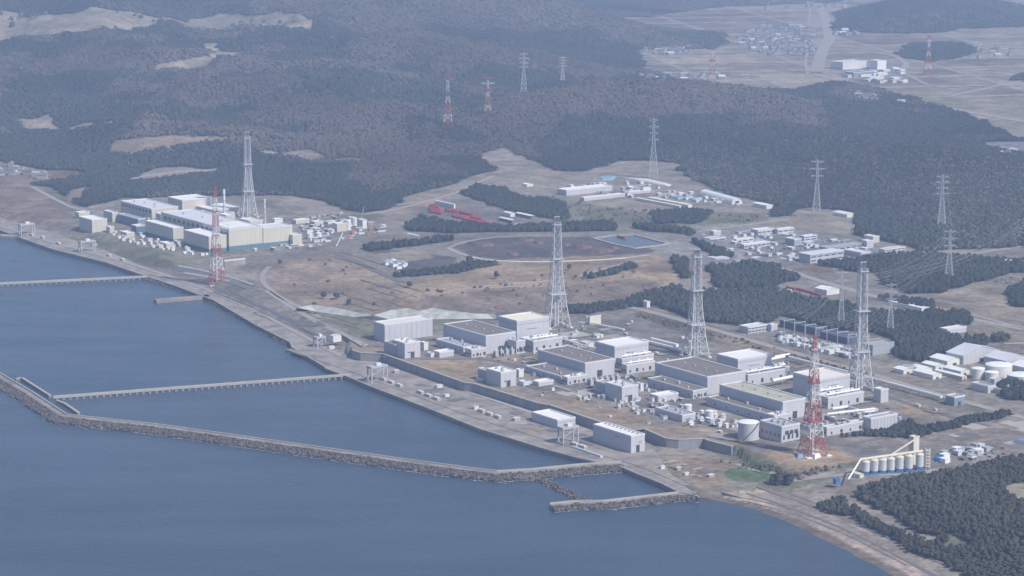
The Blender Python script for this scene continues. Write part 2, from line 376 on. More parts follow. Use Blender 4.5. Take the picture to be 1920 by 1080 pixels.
# clearings in the hills
cover('hay', [(-200, 15), (0, 22), (140, 28), (280, 24), (420, 26), (588, 38), (580, 52), (470, 50), (380, 52), (290, 40), (200, 55), (100, 68), (-200, 75)], t=True)
cover('hay', [(285, 120), (320, 110), (380, 108), (410, 98), (382, 76), (415, 78), (425, 90), (462, 92), (440, 106), (390, 118), (300, 125)], t=True)
cover('hay', [(30, 225), (80, 215), (240, 225), (200, 240), (90, 245)], t=True)
cover('dry', [(205, 290), (215, 262), (330, 258), (450, 262), (300, 280), (240, 297)], t=True)
cover('earth', [(484, 293), (500, 286), (530, 288), (560, 284), (580, 285), (625, 298), (590, 306), (540, 298)], t=True)
cover('olive', [(625, 297), (680, 295), (680, 303), (640, 303)], t=True)
cover('earth', [(240, 340), (290, 318), (345, 315), (400, 318), (440, 308), (400, 326), (330, 332), (270, 340)], t=True)
cover('brown', [(-200, 300), (0, 300), (60, 312), (140, 318), (170, 325), (110, 338), (60, 348), (0, 350), (-200, 352)], t=True)
cover('dry', [(125, 365), (160, 350), (175, 352), (150, 375), (130, 378)], t=True)
# woods inside the plant ground
def wood(pts, dens=1, z=13.0, c='pine'): cover(c, pts, z, dens)
wood([(1225, 575), (1265, 552), (1330, 552), (1440, 545), (1500, 560), (1560, 572), (1600, 575), (1620, 590), (1660, 590), (1810, 590), (1818, 608), (1760, 628), (1680, 640), (1640, 625), (1560, 620), (1500, 600), (1460, 590), (1450, 605), (1395, 612), (1320, 605)])
wood([(1330, 510), (1400, 495), (1455, 502), (1495, 525), (1440, 540), (1340, 545)])
wood([(1258, 498), (1288, 500), (1292, 532), (1270, 535)])
wood([(1520, 497), (1580, 493), (1640, 485), (1720, 478), (1735, 488), (1700, 505), (1620, 512), (1560, 502)])
wood([(1640, 505), (1740, 480), (1920, 492), (2200, 500), (2200, 515), (1900, 512), (1760, 548), (1700, 552), (1650, 530)])
wood([(1535, 936), (1590, 922), (1640, 911), (1740, 895), (1920, 861), (2300, 810), (2600, 1600), (2200, 1300), (1880, 1098), (1760, 1040), (1620, 968)], 1, 11)
cover('hay', [(1875, 915), (1905, 908), (2100, 905), (2100, 945), (1915, 945), (1880, 928)], 12)
wood([(868, 362), (895, 350), (945, 357), (985, 372), (1040, 378), (1066, 392), (1062, 412), (1010, 408), (940, 392)])
wood([(762, 425), (790, 405), (860, 422), (960, 430), (1060, 420), (1150, 416), (1160, 436), (1060, 442), (930, 443), (860, 450), (770, 440)])
wood([(740, 514), (830, 502), (880, 492), (945, 494), (900, 503), (850, 513), (740, 521)], .9, 24)
wood([(1060, 580), (1150, 570), (1270, 545), (1290, 552), (1230, 572), (1100, 588), (1062, 588)])
wood([(1218, 397), (1280, 394), (1330, 400), (1310, 420), (1230, 420)])
wood([(1440, 393), (1500, 388), (1485, 408), (1445, 410)])
wood([(1600, 402), (1640, 405), (1730, 420), (1780, 455), (1740, 470), (1610, 440)])
wood([(1180, 425), (1250, 430), (1310, 445), (1300, 452), (1230, 445)])
wood([(1565, 822), (1640, 810), (1700, 793), (1725, 800), (1745, 812), (1700, 822), (1640, 820)])
wood([(1740, 800), (1900, 772), (1900, 779), (1760, 808)])
wood([(1680, 640), (1760, 632), (1850, 640), (1830, 655), (1760, 665), (1740, 680), (1680, 672)])
wood([(1880, 720), (1920, 712), (1990, 720), (1960, 755), (1890, 750)])
wood([(1890, 545), (1915, 530), (1990, 535), (1990, 580), (1895, 575)])
wood([(1300, 462), (1360, 475), (1370, 485), (1330, 485)])
wood([(670, 471), (760, 462), (850, 453), (850, 457), (760, 469), (690, 476)], 1, 20)
wood([(1100, 528), (1180, 500), (1190, 508), (1120, 530)], .9, 18)
wood([(1640, 560), (1700, 562), (1760, 575), (1750, 582), (1690, 575)])
wood([(640, 390), (740, 378), (760, 372), (740, 388), (680, 398)])

cover('earth', [(1583, 922), (1606, 922), (1668, 960), (1750, 1000), (1742, 1010), (1640, 968)], 10)
cover('olive', [(1755, 993), (1800, 1000), (1825, 1020), (1780, 1018)], 11)
cover('hay', [(1875, 915), (1905, 908), (2100, 905), (2100, 945), (1915, 945), (1880, 928)], 12)
col = np.zeros((len(X1), 3)); dens = np.ones(len(X1)); ever = np.zeros(len(X1))
wx = X1 + 14 * (vnoise(X1 / 35, Y1 / 35, 5) - .5) + 30 * np.clip((Y1 - 3500) / 3000, 0, 1) * (vnoise(X1 / 90, Y1 / 90, 6) - .5)
wy = Y1 + 14 * (vnoise(X1 / 35, Y1 / 35, 7) - .5) + 190 * np.clip((Y1 - 3500) / 3000, 0, 1) * (fbm(X1 / 170, Y1 / 170, 3, 8) - .5)
def classify(x, y, X, Yy):
    """colour, tree density, evergreen share; x, y warped, X, Yy true"""
    e = .55 * fbm(X / 520, Yy / 800, 5, 31) + .45 * fbm(X / 190, Yy / 300, 3, 77)
    near = sstep((5300 - Yy) / 900)
    n1 = fbm(X / 900, Yy / 1300, 4, 3); r2 = 1 - np.abs(fbm(X / 430 + .35 * n1 * 4, Yy / 620, 3, 51) - .5) * 4
    ev = sstep((e - .47 + .03 * sstep((Yy - 7000) / 2000) + .06 * near - .16 * (r2 - .45)) / .05)
    mixf = sstep((5300 - Yy) / 500) * sstep((X - 100) / 250) * .8; ev = ev * (1 - mixf) + .5 * mixf
    c = np.array(C['woods'])[None] * (1 - ev[:, None]) * (.8 + .5 * fbm(X / 200, Yy / 260, 4, 2))[:, None] + np.array(C['pine'])[None] * ev[:, None]
    d = np.full(x.shape, .92)
    for pl, cc, t, k in COVER:
        i = inside(pl, x, y)
        if not i.any(): continue
        if t: c[i] = np.array(C['pine']) * 1.3; d[i] = t; ev[i] = 1
        else: c[i] = cc; d[i] = 0
    for pl, h in HILLOCKS:
        i = inside(pl, x, y); c[i] = C['pine']; d[i] = 1; ev[i] = .8
    return c, d, ev
col, dens, ever = classify(wx, wy, X1, Y1)
# furrows, patches, wear
open_ = dens < .01
n = fbm(X1 / 60, Y1 / 60, 5, 40); f = .60 + .80 * n
strip = fbm((X1 * .8 + Y1 * .6) / 18, (Y1 * .8 - X1 * .6) / 160, 4, 44)
col *= np.where(open_, f * (.8 + .4 * strip), 1)[:, None]
# field parcels on the plain
pl = open_ & (Y1 > 6000) & (X1 > 200)
par = TAB[(np.floor((X1 + Y1 * .15) / 120).astype(int)) & 255, (np.floor((Y1 - X1 * .2) / 90).astype(int)) & 255]; par2 = TAB[(np.floor((X1 + Y1 * .15) / 380).astype(int) + 7) & 255, (np.floor((Y1 - X1 * .2) / 260).astype(int)) & 255]
lane = (np.mod(X1 + Y1 * .15, 380) < 14) | (np.mod(Y1 - X1 * .2, 260) < 26)
col[pl] *= (.55 + .45 * par[pl] + .45 * par2[pl])[:, None]; ll = pl & lane; col[ll] = (.33, .30, .27)
sh = pdist(SHORE_W, X1, Y1, closed=False, lim=60)
wet = (sh < 14) & (Y1 < 2560) & (X1 > 120); col[wet] = C['wet']
sea_in = inside(SEA_POLY, X1, Y1); col[sea_in] = (.12, .11, .10); dens[sea_in] = 0
me = bpy.data.meshes.new('ground')
idx = np.arange(nr * nc).reshape(nr, nc)
quads = np.stack([idx[:-1, :-1], idx[:-1, 1:], idx[1:, 1:], idx[1:, :-1]], -1).reshape(-1, 4)
me.vertices.add(nr * nc); me.vertices.foreach_set('co', np.stack([X1, Y1, Z1], -1).astype(np.float32).ravel())
me.loops.add(quads.size); me.loops.foreach_set('vertex_index', quads.ravel().astype(np.int32))
me.polygons.add(len(quads)); me.polygons.foreach_set('loop_start', (np.arange(len(quads)) * 4).astype(np.int32))
me.update(calc_edges=True)
me.polygons.foreach_set('use_smooth', np.ones(len(quads), bool))
ca = me.color_attributes.new('cover', 'FLOAT_COLOR', 'POINT')
ca.data.foreach_set('color', np.concatenate([col, np.ones((len(col), 1))], 1).astype(np.float32).ravel())
def cover_mat(name, attr, fine=.35, sc=(.9, .09), bump=0):
    m = bpy.data.materials.new(name); m.use_nodes = True; t = m.node_tree; N = t.nodes; L = t.links; b = N['Principled BSDF']
    b.inputs['Roughness'].default_value = 1; b.inputs['Specular IOR Level'].default_value = .05
    a = N.new('ShaderNodeAttribute'); a.attribute_name = attr
    tc = N.new('ShaderNodeTexCoord'); prev = a.outputs[0]
    for i, s in enumerate(sc):
        nz = N.new('ShaderNodeTexNoise'); nz.inputs['Scale'].default_value = s; nz.inputs['Detail'].default_value = 5; nz.inputs['Roughness'].default_value = .7
        L.new(tc.outputs['Object'], nz.inputs['Vector'])
        mr = N.new('ShaderNodeMapRange'); mr.inputs[1].default_value = .3; mr.inputs[2].default_value = .7; mr.inputs[3].default_value = 1 - fine; mr.inputs[4].default_value = 1 + fine
        L.new(nz.outputs[0], mr.inputs[0])
        mx = N.new('ShaderNodeVectorMath'); mx.operation = 'SCALE'; L.new(prev, mx.inputs[0]); L.new(mr.outputs[0], mx.inputs['Scale']); prev = mx.outputs[0]
    L.new(prev, b.inputs['Base Color']); return m
me.materials.append(cover_mat('ground_cover', 'cover', .28, (.12, .03)))
go = bpy.data.objects.new('ground', me); COL.objects.link(go); tag(go, kind='structure')

# ------------------------------------------------------------------ sea
m = bpy.data.materials.new('sea_water'); m.use_nodes = True; t = m.node_tree; N = t.nodes; L = t.links; b = N['Principled BSDF']
b.inputs['Roughness'].default_value = .22; b.inputs['IOR'].default_value = 1.33
tc = N.new('ShaderNodeTexCoord'); mp = N.new('ShaderNodeMapping'); mp.inputs['Rotation'].default_value = (0, 0, .5); mp.inputs['Scale'].default_value = (1, 2.2, 1); L.new(tc.outputs['Object'], mp.inputs[0])
n1 = N.new('ShaderNodeTexNoise'); n1.inputs['Scale'].default_value = .16; n1.inputs['Detail'].default_value = 5; L.new(mp.outputs[0], n1.inputs['Vector'])
n2 = N.new('ShaderNodeTexNoise'); n2.inputs['Scale'].default_value = .004; n2.inputs['Detail'].default_value = 4; L.new(mp.outputs[0], n2.inputs['Vector'])
r = N.new('ShaderNodeValToRGB'); r.color_ramp.elements[0].position = .35; r.color_ramp.elements[1].position = .65
r.color_ramp.elements[0].color = (.036, .062, .098, 1); r.color_ramp.elements[1].color = (.052, .074, .118, 1)
n3 = N.new('ShaderNodeTexNoise'); n3.inputs['Scale'].default_value = .012; n3.inputs['Detail'].default_value = 7; n3.inputs['Roughness'].default_value = .7; m3 = N.new('ShaderNodeMapping'); m3.inputs['Scale'].default_value = (.35, 1.6, 1); m3.inputs['Rotation'].default_value = (0, 0, -.35); L.new(tc.outputs['Object'], m3.inputs[0]); L.new(m3.outputs[0], n3.inputs['Vector'])
q3 = N.new('ShaderNodeMapRange'); q3.inputs[1].default_value = .35; q3.inputs[2].default_value = .65; q3.inputs[3].default_value = .16; q3.inputs[4].default_value = .32; L.new(n3.outputs[0], q3.inputs[0]); L.new(q3.outputs[0], b.inputs['Roughness'])
L.new(n2.outputs[0], r.inputs[0]); L.new(r.outputs[0], b.inputs['Base Color'])
bp = N.new('ShaderNodeBump'); bp.inputs['Strength'].default_value = .35; bp.inputs['Distance'].default_value = 1.2; L.new(n1.outputs[0], bp.inputs['Height']); L.new(bp.outputs[0], b.inputs['Normal'])
M['sea'] = m
defm('pond', (.085, .10, .12), rough=.25, var=.1, scale=.02, spec=.5)
mb = MB(); xs = np.linspace(-14000, 6000, 9); ys = np.linspace(-2500, 14000, 9)
for i in range(8):
    for j in range(8): mb.quad([(xs[i], ys[j], 0), (xs[i + 1], ys[j], 0), (xs[i + 1], ys[j + 1], 0), (xs[i], ys[j + 1], 0)])
tag(mb.build('sea', M['sea']), kind='structure')

# ------------------------------------------------------------------ ribbons: roads and paths
def ribbon(name, pts, wid, m, z=13.0, lift=.35, terr=False, kind='structure'):
    W = [Vector((*G(a, b, z), z)) if not terr else Vector(GT(a, b)) for a, b in pts]
    out = []
    for a, b in zip(W[:-1], W[1:]):
        k = max(1, int((b - a).length / 25))
        out += [a.lerp(b, i / k) for i in range(k)]
    out.append(W[-1]); W = out
    for _ in range(2): W = [W[0]] + [(W[i - 1] + W[i] * 2 + W[i + 1]) / 4 for i in range(1, len(W) - 1)] + [W[-1]]
    Lp, Rp = [], []
    for i, p in enumerate(W):
        d = (W[min(i + 1, len(W) - 1)] - W[max(i - 1, 0)]); d.z = 0; d.normalize(); s = Vector((-d.y, d.x, 0)) * wid / 2
        Lp.append(p + s); Rp.append(p - s)
    q = np.array([(v.x, v.y) for v in Lp + Rp]); hz = height(q[:, 0], q[:, 1]) if terr else np.full(len(q), z)
    k = len(W); mb = MB()
    mb.v = [(q[i, 0], q[i, 1], hz[i] + lift) for i in range(2 * k)] + [(q[i, 0], q[i, 1], hz[i] - 1.5) for i in range(2 * k)]
    for i in range(k - 1):
        mb.f.append((k + i, k + i + 1, i + 1, i)); mb.f.append((i, i + 1, 2 * k + i + 1, 2 * k + i)); mb.f.append((k + i + 1, k + i, 3 * k + i, 3 * k + i + 1))
    mb.m = [0] * len(mb.f)
    return tag(mb.build(name, m), kind=kind)
RD = M['road_pale']; AS = M['asphalt']
ribbon('road', [(1180, 576), (1230, 587), (1345, 620), (1440, 648), (1640, 704), (1760, 740), (1900, 778), (2000, 806)], 13, RD)
ribbon('road', [(1030, 590), (1100, 582), (1180, 576), (1260, 562), (1330, 556)], 9, RD)
ribbon('road', [(1330, 470), (1420, 490), (1480, 508), (1530, 525), (1600, 545), (1700, 572), (1780, 590), (1920, 618)], 15, RD)
ribbon('road', [(1260, 452), (1310, 462), (1400, 480), (1440, 497)], 12, RD)
ribbon('road', [(1270, 442), (1340, 428), (1400, 422), (1470, 412)], 8, RD)
ribbon('road', [(600, 595), (560, 575), (520, 555), (492, 530), (490, 510), (505, 500)], 8, RD, terr=True)
ribbon('channel', [(328, 503), (380, 514), (440, 530), (468, 541)], 10, M['metal_dark'], terr=True, lift=.5)
ribbon('channel', [(334, 499), (385, 509), (445, 524), (475, 535)], 5, M['concrete_pale'], terr=True, lift=.9)
ribbon('channel', [(345, 512), (400, 521), (430, 528)], 5, M['concrete_pale'], terr=True, lift=.7)
ribbon('railway', [(380, 528), (460, 563), (540, 600), (640, 650)], 3, M['metal_dark'], terr=True, lift=.5)
ribbon('railway', [(430, 545), (500, 578), (580, 615)], 2.5, M['roof_brown'], terr=True, lift=.5)
tmp_ = [GT(a, b) for a, b in ((548, 603), (600, 603), (612, 612), (560, 612))]; mb = MB(); mb.quad([(p[0], p[1], p[2] + .6) for p in ((tmp_[3]), (tmp_[2]), (tmp_[1]), (tmp_[0]))]); tag(mb.build('paved_pad', M['asphalt']), kind='structure')
ribbon('road', [(500, 545), (560, 585), (640, 625), (680, 645)], 9, RD, terr=True)
ribbon('road', [(740, 384), (800, 378), (860, 360), (890, 345), (925, 330)], 9, RD)
ribbon('road', [(680, 402), (740, 393), (800, 378)], 8, RD)
ribbon('road', [(60, 350), (100, 372), (140, 392), (200, 400)], 10, RD)
ribbon('road', [(1560, 505), (1640, 500), (1720, 478), (1800, 480), (1870, 468), (1960, 455)], 11, RD)
ribbon('road', [(1740, 575), (1830, 590), (1870, 605), (1920, 615)], 8, RD)
ribbon('road', [(1845, 632), (1855, 645), (1880, 647), (1960, 640)], 6, M['concrete_pale'])
ribbon('road', [(1480, 902), (1520, 895), (1600, 885), (1700, 895), (1760, 880)], 8, RD, terr=True)
ribbon('road', [(1380, 870), (1440, 888), (1490, 903), (1600, 880)], 7, RD, terr=True)
ribbon('track', [(1420, 912), (1500, 940), (1600, 980), (1700, 1025), (1800, 1072), (1900, 1125)], 4, M['roof_brown'], terr=True, lift=.35)
ribbon('track', [(1400, 925), (1480, 950), (1580, 990), (1680, 1040), (1780, 1092)], 2.5, M['roof_brown'], terr=True, lift=.35)
for tk in ([(1350, 922), (1440, 940), (1540, 972), (1640, 1018), (1740, 1075), (1800, 1110)], [(1440, 918), (1530, 949), (1620, 985), (1710, 1022), (1830, 1078)], [(1480, 925), (1560, 955), (1640, 988), (1740, 1035), (1850, 1085)], [(1400, 940), (1500, 965), (1600, 1008), (1700, 1060)]): ribbon('track', tk, 2.2, M['roof_brown'], terr=True, lift=.3)
ribbon('track', [(1540, 935), (1640, 975), (1760, 1030), (1880, 1090)], 3.5, M['concrete_pale'], terr=True, lift=.5)
ribbon('embankment_road', [(840, 465), (860, 475), (900, 487), (960, 492), (1100, 490), (1180, 484), (1215, 478)], 7, M['concrete_pale'], 24)
ribbon('embankment_road', [(880, 482), (920, 490), (960, 491.5), (1100, 489.5), (1175, 484)], 3.5, M['off_white'], 24, .8)
ribbon('embankment_road', [(840, 465), (870, 452), (930, 443), (1050, 442)], 5, RD, 24)
ribbon('track', [(870, 548), (960, 540), (1040, 533)], 4, M['concrete_pale'], 18, 6.2)
ribbon('track', [(850, 551), (960, 545), (1020, 540)], 3, M['concrete_pale'], 18, 6.2)
ribbon('track', [(1080, 527), (1130, 511), (1190, 498), (1210, 496)], 9, M['road_pale'], 18, 6.2)
ribbon('road', [(700, 655), (760, 690), (880, 735), (1000, 775)], 7, M['concrete_pale'], 4, .5)
ribbon('road', [(0, 424), (100, 455), (210, 485), (300, 512), (380, 540), (480, 582), (560, 625), (640, 668)], 9, RD, 4, .5)
ribbon('road', [(420, 548), (500, 590), (600, 640)], 4, AS, 4, .6)
ribbon('road', [(540, 655), (640, 688), (740, 725), (900, 785), (1100, 845), (1200, 870), (1290, 910)], 9, M['concrete'], 4, .5)
ribbon('railway', [(400, 548), (480, 580), (560, 615), (640, 655)], 4, M['rock'], 4, .9)
# site streets
for p, wd in [([(900, 672), (1000, 690), (1100, 725), (1210, 760), (1340, 800), (1480, 845)], 9), ([(985, 672), (1060, 672), (1120, 668)], 8), ([(1060, 735), (1130, 722), (1230, 712)], 8), ([(1200, 768), (1290, 750), (1340, 746)], 8),
              ([(1330, 800), (1420, 790)], 8), ([(720, 668), (800, 676), (900, 672)], 7), ([(1060, 630), (1150, 640), (1200, 655), (1340, 690)], 8), ([(1480, 690), (1600, 720), (1740, 770), (1860, 800)], 8), ([(1600, 832), (1740, 806), (1900, 776)], 7)]:
    ribbon('road', p, wd, AS)
# distant highway and roads of the plain
for p, wd in [([(1525, -5), (1545, 30), (1555, 70), (1540, 100), (1530, 135)], 36), ([(1530, 140), (1600, 158), (1700, 185), (1800, 208), (1920, 228), (2100, 260)], 26), ([(1690, 135), (1700, 120), (1680, 105), (1640, 98), (1600, 95)], 20), ([(1690, 135), (1740, 160), (1800, 170)], 12), ([(1205, 100), (1300, 100), (1400, 96), (1520, 110)], 12),
              ([(1780, 180), (1850, 165), (1920, 150)], 12), ([(1150, 30), (1240, 55), (1380, 62)], 14), ([(1520, 10), (1515, 60), (1510, 120), (1515, 140)], 10)]:
    ribbon('road', p, wd, RD, lift=.8)
ribbon('forest_road', [(160, 355), (200, 345), (260, 332), (330, 322), (410, 318)], 9, RD, terr=True, lift=1.2)
ribbon('forest_road', [(700, 281), (760, 283), (800, 288)], 12, RD, terr=True, lift=1.5)

# covered slope, terraces, ditch
bot = [(556, 578), (590, 584), (630, 590), (665, 595), (700, 598), (730, 599), (765, 599), (790, 599), (815, 599), (845, 598), (900, 598), (960, 598), (1040, 597)]
top = [(558, 577), (585, 571), (630, 577), (668, 585), (700, 591), (735, 581), (765, 578), (785, 583), (812, 577), (840, 582), (895, 588), (955, 589), (1040, 590)]
mb = MB(); bw = [Vector((*G(a, b, 13.4), 13.4)) for a, b in bot]; tw = [Vector((*G(a, b, 19), 19)) for a, b in top]; bk = [v + Vector((0, 22, -6.5)) for v in tw]
for i in range(len(bot) - 1): mb.quad([bw[i], bw[i + 1], tw[i + 1], tw[i]]); mb.quad([tw[i], tw[i + 1], bk[i + 1], bk[i]])
mb.quad([bw[-1], bk[-1], tw[-1]]); mb.quad([bw[0], tw[0], bk[0]])
tag(mb.build('slope_sheeting', M['net']), kind='structure')
ribbon('road', [(560, 583), (620, 594), (700, 603), (800, 604), (960, 603), (1040, 602)], 5, M['roof_brown'])
for i in range(12):
    o_ = i * 9.5; a0 = (508 + max(0, o_ - 60) * .2 + (130 - min(130, o_ * 1.4)), 496 - 8 + o_ * .75 - (130 - min(130, o_ * 1.4)) * .12)
    ribbon('terrace_step', [(a0[0] + k * 26, a0[1] + k * 8.2 + RS.rand() * 2.5) for k in range(3 + (i % 3), 8 - (i // 6))] if i > 1 else [(a0[0] + k * 26, a0[1] + k * 8) for k in range(4)], 2.6, M['olive_line'], terr=True, lift=.5)
ribbon('ditch', [(622, 472), (660, 487), (710, 510), (756, 530)], 13, AS, terr=True, lift=.5)
# ------------------------------------------------------------------ quay
mb = MB(); qs = gp([p for p in SHORE if 0 <= p[0] <= 1310], 4); qi = gp(QUAY_SLAB, 4)
def tri_strip(a, b, z, mb):
    # two polylines walked together
    i = j = 0
    A = [Vector((*p, z)) for p in a]; B = [Vector((*p, z)) for p in b]
    while i < len(A) - 1 or j < len(B) - 1:
        if j >= len(B) - 1 or (i < len(A) - 1 and (A[i + 1] - B[j]).length <= (A[i] - B[j + 1]).length): mb.quad([A[i], A[i + 1], B[j]]); i += 1
        else: mb.quad([A[i], B[j + 1], B[j]]); j += 1
tri_strip(qs, qi, 4.0, mb)
for a, b in zip(qs[:-1], qs[1:]): mb.quad([(*a, -4), (*b, -4), (*b, 4), (*a, 4)])
tag(mb.build('quay', M['concrete']), kind='structure')
fill = MB(); wl = [(659, 657), (675, 662), (717, 664), (870, 718), (888, 720), (1010, 757), (1030, 760), (1125, 792), (1165, 806), (1205, 804), (1249, 823), (1271, 825), (1320, 823), (1328, 827), (1372, 838)]
A_ = gp(wl, 14.2); B_ = gp([(a + 2, b - 11) for a, b in wl], 13)
for i in range(len(wl) - 1): fill.quad([(*A_[i], 13.05), (*A_[i + 1], 13.05), (*B_[i + 1], 13.03), (*B_[i], 13.03)])
tag(fill.build('verge', M['verge']), kind='structure')
# kerb along the edge
mb = MB()
for a, b in zip(qs[:-1], qs[1:]):
    if math.dist(a, b) > 1: mb.bar((*a, 4.3), (*b, 4.3), 1.6, h=1.4)
tag(mb.build('quay_kerb', M['concrete_pale']), kind='structure')

def pads(poly, n_, sz, mats, z=13., seed=0):
    rs = np.random.RandomState(seed + 5); q = gp(poly, z); xs_ = [p[0] for p in q]; ys_ = [p[1] for p in q]; ca, sa = math.cos(math.radians(35.5)), math.sin(math.radians(35.5)); k = 0
    while k < n_:
        x = rs.uniform(min(xs_), max(xs_)); y = rs.uniform(min(ys_), max(ys_))
        if not inside(q, np.array([x]), np.array([y]))[0]: continue
        a, b = rs.uniform(*sz), rs.uniform(*sz) * rs.choice([.25, .6, 1]); a, b = (a, b) if rs.rand() < .5 else (b, a)
        c = [(x + (i * a * ca - j * b * sa) / 2, y + (i * a * sa + j * b * ca) / 2) for i, j in ((-1, -1), (1, -1), (1, 1), (-1, 1))]
        if not inside(q, np.array([p[0] for p in c]), np.array([p[1] for p in c])).all(): k += .1; continue
        zz = z + .06 + .012 * k; mb = MB(); mb.quad([(*p, zz) for p in c]); tag(mb.build('paved_pad', M[mats[int(rs.randint(len(mats)))]]), kind='structure'); k += 1
NEAR = [(905, 672), (1000, 640), (1060, 600), (1170, 600), (1340, 650), (1560, 690), (1800, 770), (1680, 800), (1400, 835), (1120, 780), (900, 715)]
pads(NEAR, 90, (8, 42), ['asphalt', 'concrete', 'concrete_pale', 'roof_brown', 'verge', 'grass_bank', 'road_pale'])
pads([(560, 400), (700, 405), (740, 450), (640, 475), (420, 478), (500, 440)], 40, (8, 40), ['asphalt', 'concrete_pale', 'metal_dark', 'roof_brown'], seed=1)
pads([(1050, 350), (1200, 340), (1400, 385), (1200, 385)], 26, (10, 50), ['asphalt', 'concrete_pale', 'grass_bank', 'roof_brown'], seed=2)
pads([(1250, 455), (1400, 428), (1640, 450), (1690, 480), (1480, 495), (1300, 480)], 50, (8, 45), ['asphalt', 'asphalt', 'concrete_pale', 'roof_light', 'grass_bank', 'metal_dark'], seed=3)
pads([(1740, 800), (1900, 780), (1990, 790), (1960, 840), (1800, 850)], 22, (8, 40), ['asphalt', 'concrete', 'roof_brown', 'verge', 'concrete_pale'], seed=4)
pads([(1640, 672), (1760, 690), (1930, 730), (1930, 770), (1760, 720)], 22, (8, 30), ['asphalt', 'concrete', 'verge', 'grass_bank', 'concrete_pale'], seed=6)
pads([(640, 665), (720, 690), (880, 745), (1010, 782), (1180, 830), (1180, 862), (1000, 812), (800, 750)], 46, (4, 24), ['asphalt', 'concrete_pale', 'roof_brown', 'verge', 'concrete', 'metal_dark'], 4.0, 7)
pads([(1230, 858), (1300, 860), (1370, 880), (1340, 915), (1280, 900)], 12, (5, 22), ['verge', 'concrete_pale', 'roof_brown'], 5.0, 8)
pads([(300, 515), (440, 555), (600, 640), (640, 665), (560, 650), (420, 570)], 22, (5, 30), ['verge', 'concrete_pale', 'roof_brown', 'concrete'], 4.0, 9)
